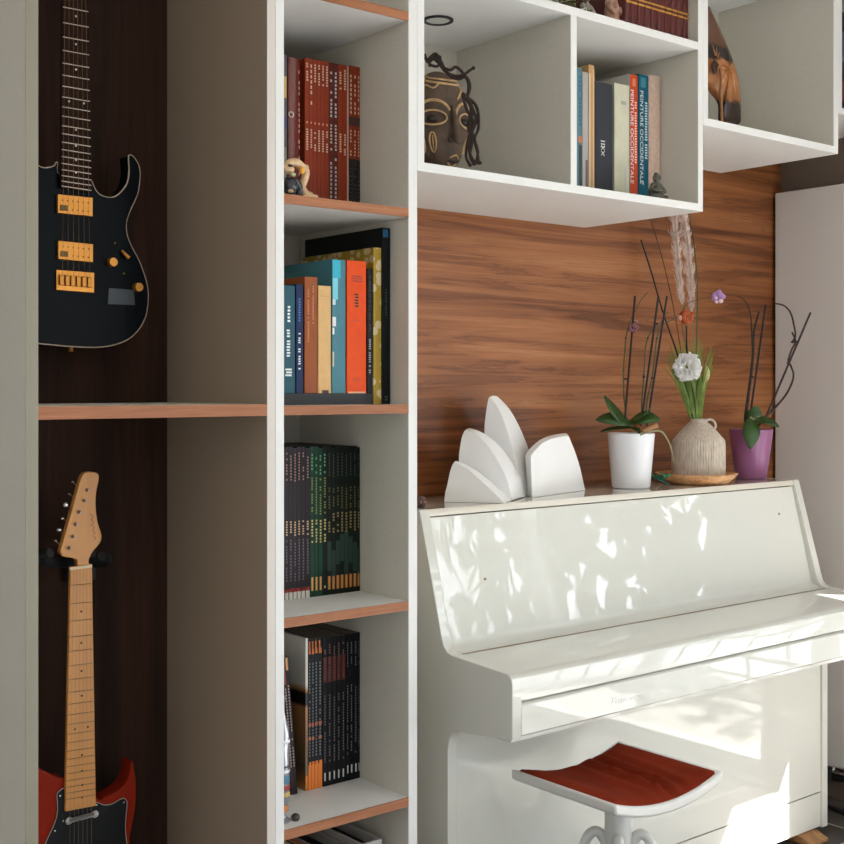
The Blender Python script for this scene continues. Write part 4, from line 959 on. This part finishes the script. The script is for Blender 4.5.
# each shell: a tall sail face, thick, its outline swept from peak to base
def shell(face, thick, lift=0, n=5, tp=.55):
    # face: outline as world points (in a vertical plane), thick: sideways vector; the top edge bulges
    q = MB(); K = 6; m = len(face); vs = []; fs = []; hm = max(p.z for p in face) - PT
    for k in range(K + 1):
        t = k / K; bl = math.sin(math.pi * t)
        for p in face:
            hh = (p.z - PT)
            vs.append(Vector((p.x, p.y, p.z)) + thick * (t * (1 - tp * (hh / hm) ** 3)) + Vector((0, 0, lift * bl * min(1, hh / .05))))
    for k in range(K):
        for i in range(m): fs.append((k*m+i, k*m+(i+1)%m, (k+1)*m+(i+1)%m, (k+1)*m+i))
    fs.append(tuple(range(m))[::-1]); fs.append(tuple(K*m+i for i in range(m)))
    q.add(vs, fs); return q
def planepts(pix, pA, dirv):
    # points of pixels on the vertical plane through pA with horizontal direction dirv
    nrm = Vector((dirv.y, -dirv.x, 0)); out = []
    for x, y in pix:
        u = (x - CX) / F; v = (HY - y) / F
        d = Vector((S_ + C_ * u, C_ - u * S_, v)); t = (pA - Vector((0, 0, H))).dot(nrm) / d.dot(nrm)
        p = d * t + Vector((0, 0, H)); p.z = max(p.z, PT); out.append(p)
    return out
def s4(l): return [(410 + a / 4.019, 380 + b / 4.019) for a, b in l]
def arc(l): # smooth a pixel polyline
    return [(p.x, p.y) for p in catmull([Vector((a, b, 0)) for a, b in l], 4)]
pA = Vector((1.922, 2.262, PT)); dv = (Vector((2.006, 2.150, PT)) - pA).normalized()
th = Vector((.060, .040, 0))
f = planepts(s4([(137, 492)] + arc([(142, 450), (150, 420), (160, 372), (172, 338), (180, 334)])[:] + arc([(180, 334), (215, 348), (250, 374), (300, 418), (345, 460), (381, 496)])[1:]), pA, dv)
shell(f, th, .004).build('shell', M_cera, sc, smooth=True, autos=40)
pB = pA + th * 1.01
f = planepts(s4([(193, 470), (197, 300)] + arc([(197, 300), (206, 240), (218, 206), (228, 202)])[1:] + arc([(228, 202), (262, 216), (305, 255), (350, 320), (390, 400), (412, 482)])[1:]), pB, dv)
thB = Vector((.098, .056, 0))
shell(f, thB, .004).build('shell', M_cera, sc, smooth=True, autos=40)
pC = pB + thB * 1.01
f = planepts(s4([(290, 470), (300, 178)] + arc([(300, 178), (307, 120), (316, 74), (323, 68)])[1:] + arc([(323, 68), (358, 118), (390, 200), (418, 290), (440, 380), (460, 478)])[1:]), pC, dv)
shell(f, Vector((.100, .046, 0)), .003).build('shell', M_cera, sc, smooth=True, autos=40)
pD = Vector((2.168, 2.212, PT)); dD = (Vector((2.440, 2.283, PT)) - pD).normalized()
f = planepts(s4([(492, 478), (486, 305)] + arc([(486, 305), (505, 280), (540, 250), (585, 232), (637, 224)])[1:] + arc([(637, 224), (662, 285), (684, 355), (704, 446)])[1:]), pD, dD)
shell(f, Vector((.030, .052, 0)), .006, tp=.1).build('shell', M_cera, sc, smooth=True, autos=40)

# small brown lump at the piano's left end
c = at(420.5, 506, 2.20)
kn = empty('carved_trinket', Vector((c.x, 2.2, PT)), 'small dark brown carved trinket at the left end of the piano top', 'ornament')
q = MB(); c0 = Vector((c.x - .004, 2.2, PT)); q.lathe(c0, [(.0001, 0), (.013, 0), (.0155, .006), (.0155, .018), (.012, .025), (.0001, .027)], 18); q.build('body', mat('dark carved walnut', (84, 56, 42), .6, noise=.4, scale=200, bump=.6), kn, smooth=True)
q = MB()
for k in range(8):
    a = math.radians(k * 45 + 200); q.ball(c0 + Vector((.0155 * math.cos(a), .0155 * math.sin(a), .012)), .0024)
q.build('studs', mat('pale studs', (150, 120, 96), .5), kn, smooth=True)

# ------------------------------------------------------------------ plants on the piano
def pot(name, c, rt, rb, h, m, label, cat='planter'):
    r = empty(name, c, label, cat)
    q = MB(); q.lathe(c, [(.0001, 0), (rb - .003, 0), (rb, .003), (rb + (rt - rb) * .9, h * .9), (rt, h - .003), (rt - .001, h), (rt - .004, h - .001), (rt - .006, h - .012), (rb, h * .5), (.0001, h * .5)], 48)
    q.build('pot', m, r, smooth=True, autos=50)
    q = MB(); q.lathe(c, [(.0001, h * .88), (rt - .008, h * .87), (rt - .008, h * .8), (.0001, h * .8)], 24); q.build('bark_mix', mat('orchid bark', (70, 46, 32), .9, noise=.5, scale=120, bump=1), r, smooth=True)
    return r
# white pot
D_W = 3.40
wc_ = atd(631, 490, D_W); wc_.z = PT
wp = pot('potted_orchid', wc_, .0650, .0525, .150, mat('white glazed pot', (242, 243, 246), .3, coat=.3), 'orchid in a white pot with three dark stakes and one faded bloom', 'plant')
q = MB(); tm = lambda x, y: atd(x, y, D_W)
q.leaf(tm(632, 428), atd(604, 396, D_W - .02), .052, up=(.3, -1, .4), bend=-.08)
q.build('leaf', M_green, wp, solid=.0015, smooth=True)
for a, b_, w, up_, bd in (((632, 424), (596, 420), .050, (.2, -1, .8), .08), ((630, 422), (660, 420), .055, (0, -1, .7), .10), ((630, 428), (600, 432), .018, (.2, -.6, 1), .05), ((634, 427), (650, 408), .030, (.3, -1, .3), .0), ((630, 427), (640, 434), .03, (0, -.5, 1), .1)):
    q = MB(); q.leaf(tm(*a), atd(b_[0], b_[1], D_W - .03), w, up=up_, bend=bd); q.build('leaf', M_green, wp, solid=.0015, smooth=True)
for a, b_ in (((635, 296), (624.5, 424)), ((658.5, 296), (641, 426)), ((667, 296), (647, 426))):
    q = MB(); q.tube([tm(*a), tm(*b_)], .0030, n=8, smooth_path=False); q.build('stake', M_stick, wp, smooth=True)
stems = [[(627, 424), (624, 395), (623.5, 370), (625, 350), (626, 338), (630, 322), (635, 312), (641, 300), (647.5, 293)],
         [(641, 424), (642, 400), (644, 375), (645, 352), (648, 338), (654, 328), (659, 326), (668, 322), (677, 317)],
         [(645, 424), (647, 402), (652, 378), (655, 355), (657, 338), (662, 320), (668, 312)]]
for s in stems:
    q = MB(); q.tube([tm(*p) for p in s], .0024, .0012, n=8)
    for p in s[2:5:2]: q.ball(tm(*p), .0036)
    q.build('flower_stem', M_stem, wp, smooth=True)
for (x, y) in ((625.5, 379), (644, 377), (652.5, 378), (657, 324)):
    q = MB(); q.ball(tm(x, y), (.005, .005, .003)); q.build('stake_clip', M_stick, wp, smooth=True)
def bloom(c, r, m, name, parent, seed=0, n=5):
    q = MB(); rn = random.Random(seed)
    for k in range(n):
        a = 2 * math.pi * k / n + rn.uniform(-.2, .2)
        d = Vector((C_ * math.cos(a), -S_ * math.cos(a), math.sin(a)))
        q.leaf(c, c + d * r + Vector((rn.uniform(-.004, .004), -.004, 0)), r * .9, up=(-S_, -C_, .1), bend=.15)
    return q.build(name, m, parent, solid=.0008, smooth=True)
bloom(tm(632, 328), .015, mat('faded mauve petal', (132, 84, 92), .6, noise=.3, scale=80), 'bloom', wp, 2)
q = MB(); q.ball(tm(636, 322), (.006, .005, .004)); q.build('bud', mat('mauve bud', (150, 110, 112), .6), wp, smooth=True)
for s, r_ in (([(646, 430), (652, 427), (657, 428)], .006),):
    q = MB(); q.tube([tm(x, y) - Vector((.02, .03, 0)) for x, y in ((640, 431), (648, 427), (654, 425))], .005, .007); q.build('root', mat('tan root', (196, 146, 100), .6), wp, smooth=True)
q = MB(); q.tube([atd(638, 436, D_W - .06), atd(648, 432, D_W - .06), atd(660, 431, D_W - .03), atd(666, 437, D_W), atd(671, 448, D_W + .02), atd(673.5, 462, D_W + .02)], .0028, .0022); q.build('root', mat('pale green root', (150, 146, 110), .6), wp, smooth=True)

# tray and vase
D_T = 3.56
tcn = atd(696.5, 480, D_T); tcn.z = PT
ty = MB(); ty.lathe(tcn, [(.0001, 0), (.084, 0), (.090, .003), (.112, .022), (.1175, .029), (.1155, .030), (.109, .026), (.084, .013), (.0001, .012)], 56)
tag(ty.build('tray', wood('light bamboo', [(220, 160, 108), (236, 182, 130), (244, 198, 150)], (2, 14, 14), 1, .45), None, smooth=True), 'shallow round light wood tray under the beige vase', 'tray')
vc = atd(698.5, 475, D_T); vc.z = PT + .0122
vs_ = empty('vase', vc, 'beige ribbed vase with a small ear handle on the wood tray', 'vase')
q = MB()
rip = lambda a, z: (1 + .014 * math.sin(a * 60) if .004 < z < .160 else 1)
q.lathe(vc, [(.0001, 0), (.071, 0), (.0745, .004), (.0750, .03), (.0752, .07), (.0750, .104), (.0735, .111), (.055, .133), (.037, .153), (.026, .164), (.0235, .168), (.0235, .173), (.020, .173), (.019, .16), (.03, .13), (.0001, .125)], 480, ripple=rip)
q.build('body', mat('beige woven ceramic', (206, 192, 174), .75, noise=.25, scale=60, stretch=(4, 4, .6), bump=.4), vs_, smooth=True)
q = MB(); rn_ = [(705, 422), (709, 419.5), (713, 420.5), (715.5, 424), (715, 428), (711, 429.5)]
q.tube([atd(x, y, D_T - .02) for x, y in rn_], .0032, n=10); q.build('ear_handle', mat('beige woven ceramic', (176, 156, 130)), vs_, smooth=True)
# bouquet: each plant is its own thing
vm = lambda x, y, dd=0: atd(x, y, D_T + dd)
neck = vm(697, 424)
M_grass = mat('fresh grass green', (112, 136, 50), .5, noise=.3, scale=40)
q = MB(); rr = random.Random(11)
for i in range(110):
    a = rr.uniform(-1, 1); tipx = 689 + a * 27; tipy = 334 + abs(a) ** 1.5 * 14 + rr.uniform(0, 22)
    b0 = neck + Vector((rr.uniform(-.010, .010), rr.uniform(-.010, .010), rr.uniform(-.02, .0)))
    mid = vm(691 + a * 13 + rr.uniform(-3, 3), 385, rr.uniform(-.03, .03)); tip = vm(tipx, tipy, rr.uniform(-.06, .06))
    cp = catmull([b0, mid, tip], 5); side_ = Vector((C_, -S_, 0))
    vs = []; fs = []
    for j, p in enumerate(cp):
        w = .0016 * (1 - (j / (len(cp) - 1)) ** 2) + .0003; vs += [p - side_ * w, p + side_ * w]
    for j in range(len(cp) - 1): fs.append((2*j, 2*j+1, 2*j+3, 2*j+2))
    q.add(vs, fs)
tag(q.build('grass_bunch', M_grass, None), 'spray of fresh green artificial grass in the beige vase', 'plant')
# white carnation
cf = empty('white_carnation', vm(686, 367, -.08), 'large ruffled white flower at the front of the vase bouquet', 'flower')
q = MB(); q.tube([neck + Vector((-.004, 0, -.02)), vm(695, 400, -.02), vm(690, 380, -.06), vm(687, 372, -.055)], .0022); q.build('stem', M_stem, cf, smooth=True)
cc = vm(687, 367, -.085); vdir = (Vector((0, 0, H)) - cc).normalized()
q = MB(); rr = random.Random(4)
sd = Vector((C_, -S_, 0)); upv = vdir.cross(sd).normalized() * -1
for i in range(95):
    t = (i + .5) / 95; th_ = math.acos(1 - t * 1.05); a = i * 2.39996 + rr.uniform(-.3, .3)
    rad = (vdir * math.cos(th_) + (sd * math.cos(a) + upv * math.sin(a)) * math.sin(th_)).normalized()
    tg = rad.cross(vdir); tg = tg.normalized() if tg.length > .05 else sd
    tg = (tg + Vector((rr.uniform(-.4, .4), rr.uniform(-.4, .4), rr.uniform(-.4, .4)))).normalized()
    out_ = (rad + (sd * math.cos(a) + upv * math.sin(a)) * .3 + Vector((rr.uniform(-.25, .25),) * 3)).normalized()
    R0 = .0415 * rr.uniform(.86, 1.06) * (1 - .30 * math.cos(th_)); ph = rr.uniform(0, 6); W_p = rr.uniform(.012, .018)
    vs = []; fs = []; nu, nv = 8, 4; nrm_ = tg.cross(out_).normalized()
    for iv in range(nv + 1):
        tv = iv / nv
        for iu in range(nu + 1):
            tu = iu / nu * 2 - 1
            vs.append(cc + out_ * (R0 * (.35 + .65 * tv) * (1 - .10 * tu * tu)) + tg * (W_p * tu * (.5 + .5 * tv)) + nrm_ * (tv ** 2 * (.0032 * math.sin(tu * 6 + ph) + .0014 * math.sin(tu * 13 + ph))))
    for iv in range(nv):
        for iu in range(nu): a0 = iv * (nu + 1) + iu; fs.append((a0, a0 + 1, a0 + nu + 2, a0 + nu + 1))
    q.add(vs, fs)
q.build('petals', mat('white petals', (252, 250, 246), .6), cf, smooth=True, autos=80)
q = MB(); q.ball(cc + vdir * .036 + Vector((0, 0, .008)), .0024); q.build('centre', mat('yellow centre', (150, 130, 70), .6), cf)
# orange seed pod
op = empty('orange_flower', vm(684, 317, .0), 'orange red rounded bloom on a dark stem above the white flower', 'flower')
q = MB(); q.tube([neck + Vector((0, .004, -.02)), vm(691, 380), vm(687, 350), vm(686.5, 326)], .0028, .0024); q.build('stem', mat('blackish green stem', (36, 36, 24), .6), op, smooth=True)
q = MB(); rr = random.Random(8)
c0 = vm(684.5, 317)
for k in range(9):
    a = k * 2.4; q.ball(c0 + Vector((C_ * math.cos(a), -S_ * math.cos(a), 0)) * .014 * (.4 + .6 * (k % 3) / 2) + Vector((0, 0, .009 * math.sin(a))) - Vector((.004, .008, 0)), (.0115, .0115, .0125))
q.build('petals', mat('burnt orange petals', (170, 76, 26), .45, noise=.3, scale=60), op, smooth=True)
q = MB(); q.ball(vm(679.5, 318, -.035), (.008, .006, .009)); q.build('pale_centre', mat('dusty pink centre', (190, 130, 120), .5), op, smooth=True)
# pampas plumes
for (lab, path, wd) in (('feathery pinkish pampas plume leaning left in the vase', [(693, 420), (690, 370), (684, 320), (680, 285), (677, 250), (674, 215), (671, 195)], .013), ('feathery pinkish pampas plume rising straight in the vase, right of its twin', [(697, 420), (697, 370), (693, 330), (691, 290), (688, 250), (683, 215), (679, 192)], .014)):
    pr = empty('pampas_plume', vm(*path[0]), lab, 'dried grass')
    pp = catmull([vm(*p, .03) for p in path], 8)
    q = MB(); q.tube(pp, .0018, .0008, n=6, smooth_path=False); q.build('stem', mat('straw stem', (150, 122, 92), .7), pr, smooth=True)
    q = MB(); rr = random.Random(int(path[2][0]))
    st_ = int(len(pp) * .40)
    for i in range(1500):
        j = rr.uniform(st_, len(pp) - 1.001); k = int(j); p = pp[k].lerp(pp[k + 1], j - k); t = (pp[k + 1] - pp[k]).normalized()
        fr = (j - st_) / (len(pp) - 1 - st_); env = wd * (.35 + .65 * math.sin(math.pi * min(1, fr * .8 + .15)))
        env *= 1 + .35 * math.sin(j * 1.7) + .2 * math.sin(j * 4.1); a = rr.uniform(0, 2 * math.pi); o = Vector((math.cos(a), math.sin(a), 0))
        L_ = rr.uniform(.02, .045)
        e1 = p + o * env * rr.uniform(.1, 1.05) + t * L_ * .6; e2 = e1 + o * .002 + t * L_ * .5 - Vector((0, 0, .004)); w = Vector((C_, -S_, 0)) * .0005
        q.add([p - w, p + w, e1 + w, e2, e1 - w], [(0, 1, 2, 3, 4)])
    pb = q.build('plume', mat('dusty rose fluff', (232, 210, 198), .9, noise=.25, scale=60), pr); pb['kind'] = 'stuff'
# long blades / twigs
q = MB(); q.tube([neck + Vector((.003, .004, -.02)), vm(695, 390), vm(697, 330, .02), vm(697, 280, .02), vm(694, 245, .02), vm(688.5, 214, .03), vm(685, 196, .03)], .0030, .0018, flat=.4)
tag(q.build('tall_grass', mat('olive blade', (74, 78, 40), .5), None, smooth=True), 'long olive green blade curving up behind the wall cabinet corner', 'plant')
q = MB(); q.tube([neck + Vector((-.006, 0, -.02)), vm(685, 385, -.01), vm(677, 353, -.02), vm(663, 312, -.03), vm(651, 271, -.04), vm(641, 240, -.04)], .0028, .0022)
tag(q.build('twig', M_stick, None, smooth=True), 'long dark brown twig leaning left out of the vase', 'plant')
q = MB(); q.tube([neck + Vector((-.009, .006, -.02)), vm(684, 370, .03), vm(674, 310, .05), vm(664, 265, .06), vm(657, 240, .07), vm(650, 218, .08)], .0016, .0010)
tag(q.build('twig', mat('faint brown twig', (82, 56, 38), .7), None, smooth=True), 'fine faint brown twig behind the dark one in the vase', 'plant')
# single purple orchid bloom on a thin stem
pu = empty('purple_orchid_spray', neck, 'thin stem arching right with one small purple and white orchid bloom', 'flower')
q = MB(); q.tube([neck + Vector((.008, -.003, -.02)), vm(690, 370, .02), vm(682, 325, .03), vm(685, 306, .02), vm(700, 299, 0), vm(713, 298, -.01)], .0014, .0009); q.build('stem', M_stem, pu, smooth=True)
c0 = vm(717, 297, -.012); bloom(c0, .021, mat('violet petal', (172, 132, 186), .5), 'petals', pu, 5, 5)
q = MB()
for (x, y, s) in ((716, 298, .006), (721, 301, .009), (716.5, 302, .007)): q.ball(vm(x, y, -.03), (s, s * .5, s * .6))
q.build('lip', mat('ivory pink petal', (232, 206, 200), .5), pu, smooth=True)
# pod right of the carnation
q = MB(); q.tube([neck + Vector((.006, 0, -.02)), vm(700, 400, -.01), vm(704, 385, -.02), vm(706, 378, -.02), vm(706.5, 366, -.02)], lambda t: .0016 if t < .62 else .0016 + .009 * math.sin((t - .62) / .38 * math.pi) , n=10)
tag(q.build('seed_head', mat('pale green seed head', (182, 180, 118), .6, noise=.2, scale=60), None, smooth=True), 'pale yellow green fluffy seed head right of the white flower', 'plant')
# small green trinket plant on the tray's left rim
gt = empty('succulent_sprig', atd(662, 478, 3.45), 'small bright green and teal artificial sprig at the left rim of the tray', 'plant')
gt.location.z = PT; q = MB(); rr = random.Random(9); gc = atd(660, 478, 3.43)
for i in range(40):
    c = gc + Vector((C_, -S_, 0)) * rr.uniform(-.014, .014) + Vector((0, rr.uniform(-.008, .008), 0)); c.z = PT + rr.uniform(.014, .034)
    q.leaf(c, c + Vector((rr.uniform(-.014, .014), rr.uniform(-.012, .012), rr.uniform(.0, .010))), .008, up=(rr.uniform(-.5, .5), -1, .6))
q.build('leaves', mat('vivid green leaves', (50, 120, 76), .35, noise=.4, scale=90), gt)
q = MB(); q.tube([Vector((gc.x - .022, gc.y, PT + .026)), Vector((gc.x - .004, gc.y - .012, PT + .016)), Vector((gc.x + .012, gc.y - .02, PT + .007))], .006, .005, flat=.5, n=10); q.build('teal_band', mat('teal glass', (30, 104, 100), .15, coat=.5), gt, smooth=True)

# purple pot orchid
D_P = 3.745
pc = atd(751, 480, D_P); pc.z = PT
pp_ = pot('potted_orchid', pc, .0655, .0465, .149, mat('purple plastic pot', (158, 98, 142), .35, coat=.2), 'orchid in a purple pot with bare dark stems, at the right end of the piano', 'plant')
pm = lambda x, y, dd=0: atd(x, y, D_P + dd)
def p4c(l): return [(720 + a / 3.836, 280 + b / 3.836) for a, b in l]
for a, b_ in (((765.6, 304.8), (748.5, 428)), ((810.5, 312.6), (763, 424))):
    q = MB(); q.tube([pm(*a), pm(*b_)], .0032, n=8, smooth_path=False); q.build('stake', M_stick, pp_, smooth=True)
for path, r0, r1 in (([(118, 560), (98, 540), (108, 450), (120, 360), (128, 270), (130, 200), (150, 120)], .006, .003),
                     ([(108, 545), (104, 480), (116, 400), (125, 300), (122, 200), (118, 140), (105, 95), (85, 70), (65, 62)], .0040, .0007),
                     ([(150, 560), (165, 535), (225, 475), (262, 425), (282, 370), (272, 330), (262, 310), (274, 270), (290, 235), (276, 200)], .0034, .0028),
                     ([(276, 240), (289, 215), (283, 170), (270, 125), (245, 98), (212, 90)], .0032, .0022)):
    q = MB(); pts_ = [pm(*p) for p in p4c(path)]; q.tube(pts_, r0, r1, n=9)
    q.build('bare_stem', mat('dry dark stem', (54, 46, 40), .7, noise=.3, scale=60), pp_, smooth=True)
for p in ((130, 212), (278, 238), (290, 236), (262, 318), (125, 372), (108, 460), (160, 215)):
    q = MB(); q.ball(pm(*p4c([p])[0]), (.0065, .005, .0035)); q.build('stem_clip', M_stick, pp_, smooth=True)
for a, b_, w, up_, bd, dd in (((750, 419), (750.0, 449), .052, (-S_, -C_, .3), .12, -.085), ((750, 422), (779, 427), .048, (-.2, -.6, 1), .14, -.07), ((752, 424), (757, 406), .046, (-S_, -C_, .2), .0, -.02)):
    q = MB(); q.leaf(pm(a[0], a[1], dd * .5), pm(b_[0], b_[1], dd), w, up=up_, bend=bd); q.build('leaf', M_green, pp_, solid=.0016, smooth=True)
q = MB(); q.tube([pm(750, 417, -.03), pm(755, 420, -.035), pm(759, 417, -.03)], .003); q.build('root', mat('pale root', (176, 160, 120), .6), pp_, smooth=True)

# ------------------------------------------------------------------ light
sun = bpy.data.lights.new('sun', 'SUN'); sun.energy = 26.0; sun.angle = .009; sun.color = (1, .985, .96)
so = bpy.data.objects.new('sun', sun); C.objects.link(so)
so.rotation_euler = Vector((-.746, .665, -1.33)).to_track_quat('-Z', 'Y').to_euler()
w = bpy.data.worlds.new('sky'); bpy.context.scene.world = w; w.use_nodes = True; nt = w.node_tree; bg = nt.nodes['Background']
tc = nt.nodes.new('ShaderNodeTexCoord'); sp = nt.nodes.new('ShaderNodeSeparateXYZ'); nt.links.new(tc.outputs['Generated'], sp.inputs[0])
def wramp(sock, stops):
    mr = nt.nodes.new('ShaderNodeMapRange'); mr.inputs['From Min'].default_value = -1; mr.inputs['From Max'].default_value = 1
    rp = nt.nodes.new('ShaderNodeValToRGB'); cr = rp.color_ramp
    nt.links.new(sock, mr.inputs['Value']); nt.links.new(mr.outputs[0], rp.inputs[0])
    cr.elements[0].position = stops[0][0]; cr.elements[0].color = stops[0][1]; cr.elements[1].position = stops[-1][0]; cr.elements[1].color = stops[-1][1]
    for pos, c in stops[1:-1]:
        el = cr.elements.new(pos); el.color = c
    return rp.outputs[0]
# open sky towards the garden (+X), added fill light behind the camera, dim towards -X
zr = wramp(sp.outputs['Z'], [(0, (.60, .60, .60, 1)), (.46, (.70, .70, .70, 1)), (.53, (.90, .95, 1.0, 1)), (1, (.70, .82, 1.0, 1))])
xr = wramp(sp.outputs['X'], [(0, (.15, .15, .15, 1)), (.45, (.155, .155, .155, 1)), (.62, (.16, .16, .16, 1)), (.72, (.45, .45, .45, 1)), (.86, (1.5, 1.5, 1.5, 1)), (1, (1.5, 1.5, 1.5, 1))])
mw = nt.nodes.new('ShaderNodeMixRGB'); mw.blend_type = 'MULTIPLY'; mw.inputs[0].default_value = 1
nt.links.new(zr, mw.inputs[1]); nt.links.new(xr, mw.inputs[2])
nt.links.new(mw.outputs[0], bg.inputs['Color']); bg.inputs['Strength'].default_value = 4.5

# ------------------------------------------------------------------ camera
cd = bpy.data.cameras.new('camera'); co = bpy.data.objects.new('camera', cd); C.objects.link(co)
co.location = (0, 0, H); co.rotation_euler = (math.pi / 2, 0, -TH)
cd.sensor_width = 36; cd.lens = 36 * F / 844; cd.shift_y = -(HY - 422) / 844 * -1 if False else (HY - 422) / 844
cd.clip_start = .05
bpy.context.scene.camera = co
vs = bpy.context.scene.view_settings
vs.view_transform = 'Standard'; vs.look = 'None'; vs.gamma = 1; vs.use_curve_mapping = False; vs.exposure = 0.34
